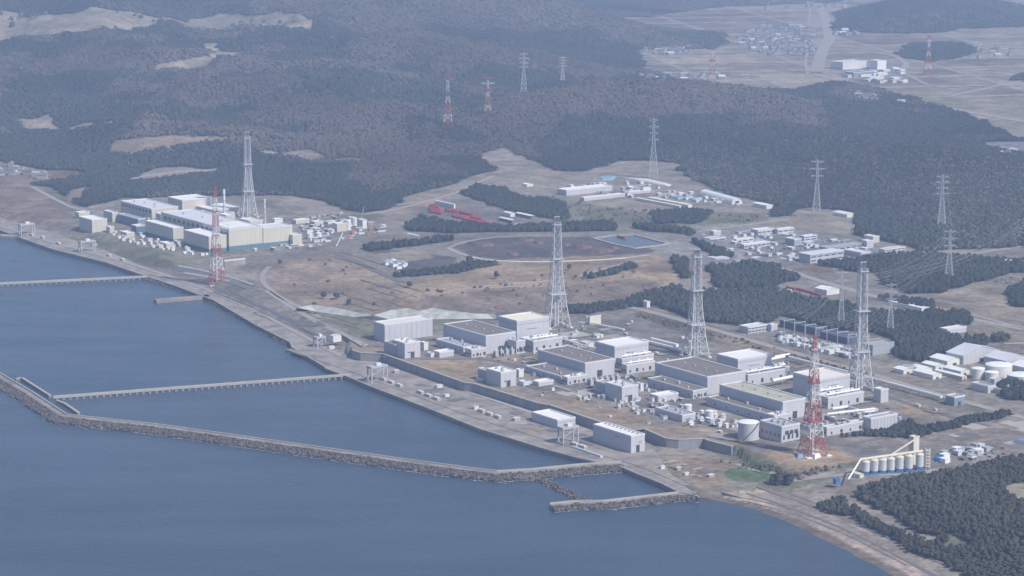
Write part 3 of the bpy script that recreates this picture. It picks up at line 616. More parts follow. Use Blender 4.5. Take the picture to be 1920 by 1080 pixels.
# ------------------------------------------------------------------ buildings
UANG = 35.5
def sub(r, nm): return next(c for c in r.children if c.name.split('.')[0] == nm)
def solve(f, lo, hi):
    flo = f(lo)
    for _ in range(50):
        mid = (lo + hi) / 2; fm = f(mid)
        if (fm > 0) == (flo > 0): lo = mid
        else: hi = mid
    return (lo + hi) / 2
def frame(x0, yb, yt, xl, xr, z=13., ang=UANG):
    px, py = G(x0, yb, z); ca, sa = math.cos(math.radians(ang)), math.sin(math.radians(ang))
    h = solve(lambda h: P(px, py, z + h)[1] - yt, 0, 120)
    W = solve(lambda k: P(px + ca * k, py + sa * k, z + h)[0] - xr, 0, 400)
    Ln = solve(lambda k: P(px - sa * k, py + ca * k, z + h)[0] - xl, 0, 600)
    return (px, py), h, W, Ln
def bld(name, label, cat, x0, yb, yt, xl, xr, wall='wall_pale', roof='white', z=13., ang=UANG, group=None, rim='rim', vents=0, doors=0, winL=0, winR=0, band=0, gable=0, skirt=None, eave=None, panels=0):
    (px, py), h, W, Ln = frame(x0, yb, yt, xl, xr, z, ang)
    r = empty(name, (px, py, z), math.radians(ang)); tag(r, label, cat, group)
    Wm = M[wall]; Rm = M[roof]
    mb = MB()
    for a, b in (((0, 0), (W, 0)), ((W, 0), (W, Ln)), ((W, Ln), (0, Ln)), ((0, Ln), (0, 0))):
        mb.quad([(*a, -1.5), (*b, -1.5), (*b, h), (*a, h)])
    if gable:
        g = h + W * gable; mb.quad([(0, 0, h), (W, 0, h), (W / 2, 0, g)]); mb.quad([(W, Ln, h), (0, Ln, h), (W / 2, Ln, g)])
    wo = mb.build('wall', Wm, r)
    mb = MB()
    if gable:
        e = .6; g = h + W * gable
        mb.quad([(-e, -e, h - e * gable), (W / 2, -e, g), (W / 2, Ln + e, g), (-e, Ln + e, h - e * gable)]); mb.quad([(W / 2, -e, g + .02), (W + e, -e, h - e * gable), (W + e, Ln + e, h - e * gable), (W / 2, Ln + e, g + .02)])
        ro = mb.build('roof', Rm, r)
    elif eave:
        mb.box(-eave, -eave, h, W + eave, Ln + eave, h + 1.2); ro = mb.build('roof', Rm, r)
    else:
        t = min(1.6, W * .04 + .2); mb.quad([(t, t, h - .5), (W - t, t, h - .5), (W - t, Ln - t, h - .5), (t, Ln - t, h - .5)]); ro = mb.build('roof', Rm, r)
        pm = MB(); e = .25; hh = h + .5
        pm.box(-e, -e, h - 1.2, W + e, t, hh); pm.box(-e, Ln - t, h - 1.2, W + e, Ln + e, hh); pm.box(-e, t + .002, h - 1.2, t, Ln - t - .002, hh); pm.box(W - t, t + .002, h - 1.2, W + e, Ln - t - .002, hh)
        pm.build('parapet', M[rim], r)
    if vents:
        for k in range(vents):
            fx = .3 + .4 * ((k * 37) % 10) / 10; fy = (k + .7) / (vents + .5); s = 1.1 + .5 * ((k * 13) % 5) / 5
            v = MB(); v.box(W * fx - s, Ln * fy - s, h - .5, W * fx + s, Ln * fy + s, h + 1.6 + s * .6).build('roof_vent', M['metal'], ro)
    if band:
        MB().box(-.12, -.12, h * .62, W + .12, .0, h * .70).build('stripe', M['wall_grey'], r)
    for k in range(doors):
        fx = W * (.5 if doors == 1 else .2 + .6 * k / max(1, doors - 1)); dw = min(4, W * .12); MB().box(fx - dw, -.25, -.1, fx + dw, .05, min(h * .42, 8)).build('door', M['dark'], r)
    def wins(n, side):
        rowsn = max(1, int(h / 4.2)); 
        for q in range(rowsn):
            zz = h * (q + .38) / rowsn; zh = min(1.8, h / rowsn * .42)
            if side == 'R':
                for k in range(n): MB().box(W * (k + .12) / n, -.15, zz, W * (k + .88) / n, .04, zz + zh).build('window', M['glass'], wo)
            else:
                for k in range(n): MB().box(-.15, Ln * (k + .12) / n, zz, .04, Ln * (k + .88) / n, zz + zh).build('window', M['glass'], wo)
    if winR: wins(winR, 'R')
    if winL: wins(winL, 'L')
    if panels:
        for k in range(panels):
            MB().box(W * k / panels + .25, -.3, 0, W * (k + 1) / panels - .25, .05, h - 1.3).build('panel', Wm, r)
    if skirt:
        MB().box(-.6, -.6, -1, W + .6, Ln + .6, h * .22).build('skirt', M[skirt], r)
    return r, h, W, Ln

# near row, four blocks
T = 'turbine hall'; R_ = 'reactor building'
for k, a in enumerate([
    (911, 664, 630, 831, 967, 'roof_brown', 'brown roofed turbine hall at the left end of the near row'),
    (1097, 710, 681, 1008, 1152, 'roof_brown', 'brown roofed turbine hall second from the left in the near row'),
    (1326, 741, 707, 1228, 1398, 'roof_brown', 'brown roofed turbine hall third from the left, beside the middle white stack'),
    (1467, 788, 754, 1349, 1512, 'roof_olive', 'turbine hall with a mossy yellow-green roof behind the red and white mast')]):
    r, h, W, Ln = bld('turbine_hall', a[6], T, *a[:5], roof=a[5], group='turbine halls of the near row', doors=1)
    for q in range(4): MB().box(W * .5 - 1.3, Ln * (q + 1) / 5 - 1.3, h - .5, W * .5 + 1.3, Ln * (q + 1) / 5 + 1.3, h + .7).build('hatch', M['roof_grey'], sub(r, 'roof'))
for a in [(969, 650, 602, 935, 1030, 'roof_yellow', 'white cube-like reactor building at the foot of the leftmost near stack'),
          (1152, 690, 650, 1117, 1216, 'white', 'white roofed reactor building second from the left in the near row'),
          (1383, 715, 674, 1344, 1447, 'white', 'white roofed reactor building just right of the middle near stack'),
          (1535, 752, 711, 1487, 1594, 'roof_pinkish', 'reactor building with a pinkish white roof between mast and rightmost stack')]:
    r, h, W, Ln = bld('reactor_building', a[6], R_, *a[:5], roof=a[5], group='reactor buildings of the near row', rim='rim')
    MB().box(W * .3, -.3, h * .62, W * .62, .02, h * .64).build('ledge', M['metal_dark'], r)
    MB().box(-.35, -.35, h * .84, W + .35, Ln + .35, h * .86).build('cornice', M['wall_grey'], r)
AX = [('annex', 'long low grey-roofed annex in front of the leftmost near turbine hall', 869, 665, 651, 817, 908, 'wall_pale', 'roof_grey'),
      ('annex', 'white stepped lean-to at the corner of the leftmost near turbine hall', 884, 671, 656, 872, 912, 'wall_pale', 'off_white'),
      ('annex', 'service block joining the leftmost near hall to its reactor building', 968, 664, 640, 952, 985, 'wall_pale', 'rim'),
      ('podium', 'long low service block around the leftmost near reactor building', 1000, 661, 640, 975, 1054, 'wall_pale', 'off_white'),
      ('annex', 'low dark-roofed annex seaward of the second turbine hall', 1052, 717, 706, 985, 1094, 'wall_pale', 'roof_brown'),
      ('annex', 'white roofed lean-to in front of the second turbine hall corner', 1064, 722, 708, 1054, 1100, 'wall_pale', 'white'),
      ('podium', 'pale block with rounded corner between second hall and third hall', 1175, 702, 685, 1166, 1228, 'wall_pale', 'off_white'),
      ('podium', 'service deck below the second reactor building', 1166, 692, 673, 1150, 1226, 'wall_pale', 'rim'),
      ('annex', 'long low annex seaward of the third turbine hall', 1299, 748, 733, 1214, 1326, 'wall_pale', 'roof_brown'),
      ('podium', 'service block in front of the third reactor building', 1402, 724, 703, 1380, 1478, 'wall_pale', 'roof_grey'),
      ('podium', 'upper white service block right of the third reactor building', 1461, 708, 690, 1440, 1480, 'wall_pale', 'rim'),
      ('annex', 'wide dark-roofed annex in front of the mossy-roofed turbine hall', 1437, 792, 776, 1325, 1470, 'wall_pale', 'roof_brown'),
      ('annex', 'white corner block at the end of the dark-roofed annex', 1452, 796, 780, 1437, 1486, 'wall_pale', 'rim'),
      ('podium', 'long white service block in front of the pink-roofed reactor building', 1552, 767, 746, 1528, 1620, 'wall_pale', 'rim'),
      ('podium', 'upper windowed service block in front of the pink-roofed reactor building', 1537, 755, 738, 1520, 1586, 'wall_pale', 'off_white'),
      ('tower_block', 'tall narrow block with a dark side right of the rightmost stack', 1651, 756, 731, 1638, 1666, 'wall_pale', 'off_white'),
      ('service_building', 'broad white windowed building left of the red and white mast, by the tank', 1465, 830, 800, 1425, 1500, 'wall_pale', 'roof_grey'),
      ('service_building', 'long low white building right of the red and white mast', 1550, 818, 802, 1540, 1627, 'wall_pale', 'roof_olive'),
      ('intake_building', 'tall white-roofed building behind the sea wall, leftmost of the near site', 759, 673, 644, 736, 788, 'wall_pale', 'white'),
      ('intake_building', 'tall white-roofed building on brown grass behind the sea wall, left of centre', 939, 727, 699, 912, 968, 'wall_pale', 'white'),
      ('intake_building', 'tall blue-grey roofed building behind the sea wall, near the photo centre', 1166, 755, 726, 1135, 1197, 'wall_pale', 'roof_light'),
      ('intake_building', 'low dark-roofed building near the two white tanks behind the wall bend', 1279, 792, 779, 1230, 1304, 'wall_pale', 'roof_grey'),
      ('side_block', 'small white box attached behind the leftmost white-roofed intake building', 795, 657, 643, 788, 803, 'off_white', 'white'),
      ('side_block', 'small white box behind the left-of-centre intake building', 973, 708, 694, 966, 982, 'off_white', 'white'),
      ('side_block', 'small white box behind the blue-grey roofed intake building', 1201, 734, 720, 1193, 1207, 'off_white', 'white'),
      ('side_block', 'dull lower block seaward of the leftmost intake building', 741, 669, 646, 720, 752, 'wall_grey', 'roof_brown'),
      ('side_block', 'lower wing left of the left-of-centre intake building', 918, 718, 697, 896, 930, 'wall_grey', 'roof_grey'),
      ('side_block', 'lower wing left of the blue-grey roofed intake building', 1143, 744, 722, 1116, 1160, 'wall_grey', 'roof_grey'),
      ('pump_house', 'low white-roofed pump house beside the leftmost near annex', 824, 671, 661, 812, 851, 'wall_pale', 'white'),
      ('pump_house', 'low white-roofed pump house beside the second low annex', 1010, 726, 717, 998, 1038, 'wall_pale', 'white'),
      ('pump_house', 'low white-roofed pump house seaward of the third low annex', 1234, 754, 743, 1218, 1272, 'wall_pale', 'white'),
      ('shed', 'little white shed in front of the leftmost pump house', 808, 670, 663, 800, 815, 'off_white', 'roof_light'),
      ('shed', 'little white shed left of the second pump house', 982, 724, 717, 972, 993, 'off_white', 'roof_light'),
      ('shed', 'small flat shed on brown grass left of the second intake building', 905, 716, 711, 893, 914, 'off_white', 'off_white'),
      ]
for n_, l_, x0, yb, yt, xl, xr, wl, rf in AX:
    r, h, W, Ln = bld(n_, l_, {'annex': 'annex', 'podium': 'service block', 'tower_block': 'building', 'service_building': 'building', 'intake_building': 'building', 'side_block': 'outbuilding', 'pump_house': 'pump house', 'shed': 'shed'}[n_], x0, yb, yt, xl, xr, wall=wl, roof=rf, doors=1 if n_ in ('intake_building',) else 0, vents={'intake_building': 3, 'podium': 4, 'annex': 3, 'service_building': 5}.get(n_, 0))
    if n_ == 'intake_building': MB().box(W * .2, -.3, h * .36, W * .5, .03, h * .42).build('louvre', M['metal_dark'], r)
    if 'windowed' in l_:
        for k in range(3): MB().box(W * (.2 + .25 * k), -.3, h * .45, W * (.2 + .25 * k) + 5, .03, h * .68).build('window', M['glass'], r)
    if n_ in ('podium', 'annex', 'service_building'):
        for k in range(4): q = W * (.1 + .23 * k); MB().box(q, -.28, h * .15, q + 2 + 1.5 * (k % 2), .03, h * (.42 + .1 * (k % 2))).build('opening', M['dark'], r)
        for k in range(5): q = Ln * (.08 + .19 * k); MB().box(-.28, q, h * .3, .03, q + 2.5, h * .5).build('louvre', M['metal_dark'], r)
    if n_ == 'podium':
        for k in range(3):
            MB().lathe([(1.7, h), (1.7, h + 4), (1.2, h + 4.5)], W * (.2 + .3 * k), Ln * .4, 12).build('tank', M['white'], r)
        MB().tube([(2, Ln * .25, h + 2.2), (W - 2, Ln * .25, h + 2.2)], 1.1).build('duct', M['white'], r)
bld('storage_building', 'long pale building with ribbed front at the left end of the near site', 'building', 721, 642, 609, 701, 811, roof='off_white', panels=9)
bld('storage_building', 'white ribbed building with blue left side behind dark trees', 'building', 1632, 808, 785, 1617, 1683, roof='roof_grey', panels=8)
bld('quay_building', 'white-roofed building standing on the quay before the sea wall, left one', 'building', 1045, 804, 788, 997, 1079, z=4, doors=1, band=1)
r, h, W, Ln = bld('quay_building', 'tall white-roofed quay building with roof fans and a dark door in its end wall', 'building', 1183, 850, 818, 1112, 1209, z=4, doors=1)
for k in range(9): MB().lathe([(1.2, h - .5), (1.2, h + 1.2), (1.5, h + 1.6)], W * .72, Ln * (k + .8) / 9.6, 10).build('roof_fan', M['metal'], sub(r, 'roof'))
MB().box(W * .55, -.3, h * .5, W * .8, .03, h * .66).build('emblem', M['wall_grey'], r)
MB().box(-.3, Ln * .3, h * .7, .03, Ln * .42, h * .74).build('louvre', M['metal_dark'], r)
bld('guard_house', 'small white box and mast at the end of the road bend', 'building', 1213, 577, 566, 1206, 1219, 'off_white', 'white')
bld('kiosk', 'yellow-green box on columns inland of the leftmost near stack', 'building', 1106, 610, 594, 1104, 1127, 'cream', 'cream')
bld('kiosk', 'slim white pillar beside the yellow-green box', 'building', 1100, 609, 593, 1098, 1102, 'off_white', 'white')
bld('shed', 'small blue-grey building at the lower end of the long white pipe', 'building', 1789, 762, 745, 1773, 1809, 'wall_blue', 'roof_grey', doors=1)
bld('outbuilding', 'low light-roofed building just past the switchyard, left', 'building', 1403, 626, 614, 1386, 1440, 'wall_pale', 'roof_light', winR=6)
bld('outbuilding', 'square pale building at the left end of the switchyard', 'building', 1446, 622, 609, 1440, 1458, 'wall_pale', 'rim')
bld('switch_house', 'big blue-grey block at the right end of the switchyard', 'building', 1636, 667, 648, 1618, 1677, 'wall_grey', 'roof_grey', rim='wall_grey')
bld('switch_house', 'dark blue gantry hall of the switchyard, left part', 'building', 1532, 629, 616, 1462, 1546, 'navy', 'navy', rim='wall_blue')
bld('switch_house', 'dark blue gantry hall of the switchyard, right part', 'building', 1588, 646, 633, 1538, 1608, 'navy', 'navy', rim='wall_blue')
# far right tank farm
FR = [(1806, 684, 667, 1774, 1876, 'roof_light', 'wall_pale', 'largest grey-roofed warehouse at the right edge beside the white sheds'), (1886, 692, 677, 1845, 1930, 'roof_light', 'wall_pale', 'grey-roofed warehouse behind the large round tank'),
      (1776, 687, 677, 1743, 1804, 'white', 'off_white', 'white-roofed shed directly below the largest warehouse'), (1754, 694, 686, 1728, 1771, 'white', 'off_white', 'small white shed, second in the diagonal row'),
      (1733, 699, 692, 1708, 1748, 'white', 'off_white', 'small white shed, third in the diagonal row'), (1694, 702, 694, 1676, 1711, 'white', 'off_white', 'leftmost small white shed nearest the road'),
      (1749, 712, 703, 1712, 1766, 'white', 'off_white', 'long white shed closest to the road'), (1801, 704, 696, 1768, 1818, 'white', 'off_white', 'white shed between the largest warehouse and the slim shed'),
      (1804, 713, 706, 1752, 1813, 'white', 'wall_cream', 'slim long white shed with a cream end near the tanks'), (1852, 738, 725, 1821, 1867, 'roof_grey', 'wall_pale', 'low blue-sided building below the white round tanks'),
      (1876, 739, 730, 1864, 1912, 'roof_grey', 'wall_cream', 'long pinkish low building right of the blue-sided one'), (1864, 724, 711, 1857, 1882, 'off_white', 'wall_pale', 'small square block between the round tanks'),
      (1925, 700, 690, 1895, 1960, 'white', 'off_white', 'white roof cut by the right edge of the photo, behind the big tank')]
for x0, yb, yt, xl, xr, rf, wl, lb in FR: bld('warehouse' if 'warehouse' in lb else 'shed', lb, 'warehouse' if 'warehouse' in lb else 'shed', x0, yb, yt, xl, xr, wl, rf, doors=1, gable=.12 if rf != 'roof_grey' else 0)
# office area and upper yards
OF = [(1519, 494, 479, 1498, 1582, 'roof_light', 'wall_pale', 'three-storey office with window bands and an overhanging blue-grey roof', 'office_building', 5), (1552, 473, 466, 1537, 1617, 'roof_grey', 'wall_pale', 'dark-roofed office behind the overhanging-roof office', 'office_building', 6),
      (1614, 483, 474, 1582, 1633, 'roof_light', 'wall_pale', 'low blue-grey roofed wing right of the window-band office', 'office_building', 3), (1658, 478, 468, 1648, 1698, 'roof_grey', 'wall_pale', 'rightmost two-storey office before the bare earth slope', 'office_building', 5),
      (1625, 466, 452, 1616, 1638, 'rim', 'wall_pale', 'narrow stair tower of the offices', 'tower_block', 0), (1637, 456, 444, 1620, 1649, 'roof_yellow', 'wall_cream', 'cream block with yellowish roof highest behind the offices', 'hall', 0),
      (1489, 461, 449, 1472, 1503, 'roof_light', 'wall_grey', 'boxy building amid the parked cars, left one', 'office_building', 0), (1508, 453, 443, 1500, 1532, 'roof_light', 'wall_pale', 'boxy building amid the parked cars, right one', 'office_building', 2),
      (1421, 441, 432, 1408, 1453, 'off_white', 'wall_pale', 'two-storey white office at the top left of the car park', 'office_building', 4), (1458, 439, 430, 1452, 1489, 'roof_light', 'wall_pale', 'white office adjoining at the top of the car park', 'office_building', 3),
      (1381, 457, 449, 1375, 1413, 'roof_light', 'off_white', 'small white office between the road and the car park', 'office_building', 3), (1395, 467, 459, 1387, 1444, 'roof_light', 'wall_pale', 'long light-roofed office beside the main road', 'office_building', 6),
      (1275, 446, 434, 1260, 1285, 'white', 'wall_grey', 'white cube-shaped building above the reservoir', 'hall', 0), (1338, 443, 434, 1331, 1352, 'roof_light', 'wall_pale', 'small white building left of the car park', 'hall', 0),
      (1331, 455, 448, 1319, 1361, 'roof_grey', 'wall_pale', 'low grey building between reservoir and offices', 'hall', 2),
      (1437, 392, 385, 1412, 1450, 'white', 'off_white', 'white shed at the right tip of the upper yard', 'shed', 0),
      (1274, 391, 386, 1193, 1279, 'roof_yellow', 'off_white', 'long low cream-roofed shed, front one of a pair', 'shed', 0), (1290, 390, 384, 1215, 1298, 'roof_yellow', 'off_white', 'long low cream-roofed shed, rear one of a pair', 'shed', 0),
      (1062, 367, 357, 1045, 1148, 'white', 'wall_pale', 'long white building at the front left of the upper yard', 'hall', 0), (1095, 377, 371, 1088, 1172, 'off_white', 'wall_pale', 'long narrow white building in front of the upper yard', 'hall', 0),
      (1180, 365, 360, 1174, 1220, 'off_white', 'wall_pale', 'narrow white building at the middle of the upper yard', 'hall', 0), (1206, 362, 352, 1203, 1220, 'white', 'off_white', 'square white block in the middle of the upper yard', 'hall', 0),
      (988, 350, 346, 980, 1000, 'white', 'off_white', 'lone white shed on the bare slope left of the upper yard', 'shed', 0),
      (851, 391, 383, 815, 854, 'white', 'off_white', 'slim white shed at the corner of the red tank yard', 'shed', 0), (845, 389, 383, 841, 852, 'white', 'white', 'white cabin beside the slim shed of the tank yard', 'shed', 0),
      (957, 407, 400, 944, 965, 'white', 'off_white', 'small white shed right of the red tanks', 'shed', 0), (996, 411, 405, 967, 1004, 'white', 'metal_dark', 'long white-roofed shed at the right of the tank yard', 'shed', 0),
      (960, 419, 413, 935, 968, 'roof_pinkish', 'metal_dark', 'dark-fronted shed with pinkish roof in the tank yard', 'shed', 0), (965, 428, 423, 960, 992, 'off_white', 'off_white', 'low pale shed lowest in the tank yard', 'shed', 0),
      (1550, 554, 544, 1528, 1574, 'white', 'off_white', 'long white shed in the yard with red containers near the main road', 'shed', 0),
      (1728, 585, 578, 1665, 1742, 'white', 'white', 'long bright white-roofed building in the dark wood at right', 'hall', 0),
      (1776, 628, 618, 1762, 1812, 'roof_light', 'wall_pale', 'pale two-part building at the wood edge below the ploughed field', 'hall', 0),
      (1588, 408, 402, 1562, 1606, 'off_white', 'off_white', 'white open shed at the top edge of the pale field', 'shed', 0),
      (1700, 697, 689, 1688, 1718, 'roof_grey', 'wall_pale', 'small dark-roofed depot left of the white sheds', 'shed', 0),
      (421, 501, 489, 419, 460, 'off_white', 'concrete', 'low concrete building right of the left red and white tower', 'hall', 0),
      (625, 640, 630, 620, 640, 'off_white', 'off_white', 'small pale hut by the end of the quay road', 'shed', 0)]
for x0, yb, yt, xl, xr, rf, wl, lb, nm, wn in OF:
    bld(nm, lb, {'office_building': 'office', 'tower_block': 'building', 'hall': 'building', 'shed': 'shed'}[nm], x0, yb, yt, xl, xr, wl, rf, winR=wn, eave=1.0 if 'overhanging' in lb else None, gable=.1 if nm == 'shed' else 0)
bld('tent', 'white gabled marquee below the dark wood, left of the ash field', 'tent', 778, 456, 449, 757, 795, 'off_white', 'white', gable=.35)
bld('depot', 'white distribution depot with sloping roof on the plain beside the highway', 'building', 1580, 131, 117, 1558, 1625, 'off_white', 'roof_light')
bld('depot', 'tall white blocky depot on the plain right of the long depot', 'building', 1645, 131, 114, 1630, 1662, 'white', 'white')
bld('depot', 'small white annex on the plain beyond the tall depot', 'building', 1675, 132, 127, 1668, 1686, 'white', 'white')
bld('depot', 'low teal-roofed works on the plain below the depots', 'building', 1600, 145, 136, 1585, 1640, 'wall_blue', 'teal')
bld('school', 'white portal-shaped building at the right edge among forest', 'building', 1862, 345, 330, 1855, 1878, 'off_white', 'white')
bld('school', 'long low white block right of the portal-shaped building', 'building', 1890, 357, 350, 1880, 1925, 'off_white', 'white')

# ------------------------------------------------------------------ far plant
FP = [('turbine_hall', 'grey-roofed cream hall at the left end of the distant plant', T, 285, 420, 392, 226, 334, 'wall_cream', 'roof_light', None), ('turbine_hall', 'longest cream hall of the distant plant with a teal foot', T, 430, 471, 431, 302, 492, 'wall_cream', 'roof_light', 'teal'),
      ('reactor_building', 'white-topped cream reactor block at the back of the distant plant', R_, 342, 402, 376, 314, 397, 'wall_cream', 'white', None), ('reactor_building', 'smaller cream block at the foot of the distant stack', R_, 469, 432, 415, 448, 493, 'wall_cream', 'off_white', None),
      ('annex', 'wide white-roofed block between the two distant reactor blocks', 'annex', 398, 407, 394, 366, 453, 'wall_cream', 'white', None), ('annex', 'cream right wing of the longest distant hall', 'annex', 494, 464, 428, 472, 548, 'wall_cream', 'rim', 'teal'),
      ('intake_building', 'white-roofed box standing alone on the left of the distant plant', 'building', 173, 436, 413, 148, 201, 'wall_cream', 'white', None), ('side_block', 'cream tower block left of the dark annex in the distant plant', 'building', 211, 417, 399, 194, 221, 'wall_cream', 'off_white', None),
      ('annex', 'dark blue long annex in front of the first distant hall', 'annex', 259, 427, 411, 221, 273, 'wall_blue', 'roof_grey', None), ('side_block', 'small cream cube at the end of the dark blue annex', 'building', 277, 420, 409, 270, 288, 'wall_cream', 'off_white', None),
      ('intake_building', 'teal-footed block with white upper storey, left of two', 'building', 325, 455, 428, 272, 344, 'wall_cream', 'white', 'teal'), ('intake_building', 'teal-footed block with white upper storey behind the left red tower', 'building', 392, 474, 444, 344, 425, 'wall_cream', 'white', 'teal'),
      ('side_block', 'low teal block on the shore side of the distant plant', 'building', 256, 437, 424, 246, 274, 'teal', 'off_white', None), ('round_house', 'low rounded cream building at the left edge of the distant plant', 'building', 148, 410, 399, 140, 168, 'wall_cream', 'cream', None),
      ('shed', 'white-roofed shed between the lone box and the shore embankment', 'shed', 238, 446, 437, 226, 252, 'wall_cream', 'white', None), ('shed', 'white-roofed shed on the embankment below the teal blocks', 'shed', 312, 465, 457, 300, 326, 'wall_cream', 'white', None), ('shed', 'small cream shed beside the one below the teal blocks', 'shed', 333, 462, 453, 326, 344, 'wall_cream', 'white', None),
      ('side_block', 'small cream annex right of the lone white-roofed box', 'building', 206, 437, 426, 199, 214, 'wall_cream', 'white', None),
      ('annex', 'lower cream extension at the far right end of the distant halls', 'annex', 549, 460, 441, 530, 566, 'wall_cream', 'off_white', None), ('annex', 'stepped grey-roofed deck behind the longest distant hall', 'annex', 400, 412, 402, 372, 440, 'wall_cream', 'roof_grey', None),
              ('side_block', 'white block below the short exhaust stack of the distant plant', 'building', 424, 415, 404, 410, 441, 'wall_cream', 'white', None), ('side_block', 'upper white storey on the left teal-footed block', 'building', 331, 443, 426, 314, 344, 'wall_cream', 'white', None), ('side_block', 'upper white storey on the teal-footed block behind the left mast', 'building', 402, 458, 440, 384, 425, 'wall_cream', 'white', None),
              ('side_block', 'cream block between the first and longest distant halls', 'building', 302, 424, 402, 292, 320, 'wall_cream', 'rim', None), ('hall', 'small cream block right of the smaller reactor block', 'building', 505, 436, 424, 496, 522, 'wall_cream', 'white', None), ('hall', 'cream box with dark side beyond the distant right wing', 'building', 590, 424, 416, 582, 606, 'wall_cream', 'off_white', None),
              ('hall', 'cream box beside the two distant white tanks', 'building', 547, 455, 438, 542, 558, 'wall_cream', 'rim', None), ('hall', 'white building low behind the distant plant, right of stack', 'building', 515, 421, 411, 510, 530, 'off_white', 'white', None),
      ('hall', 'long low cream building right of the distant stack', 'building', 555, 420, 413, 548, 580, 'wall_cream', 'off_white', None), ('hall', 'white block of the batching plant among cranes', 'building', 680, 429, 413, 670, 688, 'off_white', 'white', None), ('hall', 'cream block left of the batching silos', 'building', 632, 435, 420, 624, 650, 'wall_cream', 'off_white', None),
      ('shed', 'long pale shed at the foot of the brown terraced slope', 'shed', 608, 487, 480, 596, 622, 'off_white', 'off_white', None)]
for n_, l_, c_, x0, yb, yt, xl, xr, wl, rf, sk_ in FP:
    r, h, W, Ln = bld(n_, l_, c_, x0, yb, yt, xl, xr, wl, rf, skirt=sk_, vents=4 if n_ == 'turbine_hall' else 0)
    if n_ == 'turbine_hall':
        for k in range(14 if 'longest' in l_ else 9): MB().box(-.3, Ln * (k + .25) / 14.5 if 'longest' in l_ else Ln * (k + .25) / 9.3, h * .7, .05, Ln * (k + .8) / 14.5 if 'longest' in l_ else Ln * (k + .8) / 9.3, h * .86).build('window', M['glass'], r)
        if 'longest' in l_:
            for k in range(6): MB().box(W * .1, Ln * (.05 + k * .045), h, W * .9, Ln * (.05 + k * .045) + 3.5, h + 1.2).build('skylight', M['off_white'], sub(r, 'roof'))

# ------------------------------------------------------------------ tanks, silos
def tank(label, cx, yb, yt, wpx, z=13., m='off_white', dome=.12, stair=False, group=None, name='storage_tank'):
    x, y = G(cx, yb, z); h = solve(lambda k: P(x, y, z + k)[1] - yt, 0, 100); D = math.hypot(y, CH); r = wpx / 2 * D / F
    y += r * .8; e = empty(name, (x, y, z)); tag(e, label, 'tank', group)
    smooth(MB().lathe([(r, -1), (r, h)], n=36, cap=False).build('shell', M[m], e))
    MB().lathe([(r + .25, h - .8), (r + .25, h), (r * .66, h + r * dome * .7), (.1, h + r * dome)], n=36).build('roof', M['white'], e)
    if stair:
        b = MB(); prev = None
        for k in range(13):
            t = math.radians(-125 + 7.5 * k); q = ((r + .7) * math.cos(t), (r + .7) * math.sin(t), h * k / 12)
            if prev: b.bar(prev, q, 1.3, h=1.0)
            prev = q
        b.build('stair', M['metal_dark'], e)
    MB().lathe([(r + 1, -.5), (r + 1, .6)], n=36).build('base', M['concrete_pale'], e)
    return e
tank('large pale round tank with diagonal stair left of the red and white mast', 1404.5, 826, 794, 39, m='wall_pale', stair=True)
for a in [('squat white tank beside the low dark-roofed building, upper one', 1290, 774, 760, 15), ('white tank amid pipework beside the dark-roofed annex', 1331, 787, 771, 15), ('thin white vessel left of the pipework tank', 1316, 783, 770, 8), ('tall narrow white tank left of the big round tank at the right edge', 1835, 711, 692, 25), ('narrow white tank in front of the big round tank', 1861, 714, 699, 25), ('biggest white domed tank at the right edge', 1876, 709, 687, 50), ('squat white domed tank cut by the right edge', 1917, 722, 706, 50),
          ('left of the two small white tanks at the distant plant', 580, 449, 438, 11), ('right of the two small white tanks at the distant plant', 597, 448, 437, 11), ('white batching silo with flat top, front left among cranes', 652, 432, 413, 12), ('white batching silo at the back among cranes', 664, 424, 409, 10),
          ('leftmost white storage dome beyond the dark belt of trees', 1868, 494, 487, 14), ('middle white storage dome beyond the dark belt of trees', 1890, 496, 488, 15), ('right white storage dome beyond the dark belt of trees', 1912, 498, 490, 15)]:
    tank(*a)
# silo plant on the spit beside the pines
sil = [(1624, 891, 867), (1640, 890, 864), (1655.5, 889, 863), (1671, 888, 861), (1687.5, 886, 858), (1705, 885, 856), (1725, 882, 853)]
words = ['first', 'second', 'third', 'fourth', 'fifth', 'sixth', 'seventh']
tops = []
for k, (cx, yb, yt) in enumerate(sil):
    x, y = G(cx, yb, 13); h = solve(lambda q: P(x, y, 13 + q)[1] - yt, 0, 60); r = 4.1
    e = empty('silo', (x, y + r, 13)); tag(e, words[k] + ' white silo from the left in the row under the cream conveyor', 'silo', 'row of silos by the pine wood')
    smooth(MB().lathe([(r, 3.5), (r, h)], n=24, cap=False).build('shell', M['steel_white'], e)); MB().lathe([(r + .2, h - 1.4), (r + .2, h), (r * .5, h + 1.2)], n=24).build('roof', M['cream'], e)
    MB().lathe([(r, 3.5), (1, 0.4)], n=24, cap=False).build('hopper', M['steel_grey'], e); MB().box(-3.6, -4.6, -.3, 3.6, 3.4, 1.8).build('base', M['blue' if k < 8 else 'concrete_pale'], e)
    tops.append((x, y + r, 13 + h + 2.8))
e = empty('conveyor', tops[0]); tag(e, 'thick cream covered conveyor lying along the tops of the silos', 'conveyor')
a = Vector((0, 0, 0)); b = Vector(tops[-1]) - Vector(tops[0]); d = b.normalized()
MB().tube([a - d * 7, b + d * 3], 1.5, 12).build('gallery', M['cream'], e)
for k in range(7): q = Vector(tops[k]) - Vector(tops[0]); MB().box(q.x - 1, q.y - 1, q.z - 3, q.x + 1, q.y + 1, q.z + .1).build('chute', M['cream'], e)
r, h, W, Ln = bld('elevator_tower', 'square cream elevator tower rising behind the silos', 'tower', 1712, 872, 820, 1705, 1724, 'cream', 'cream', rim='cream')
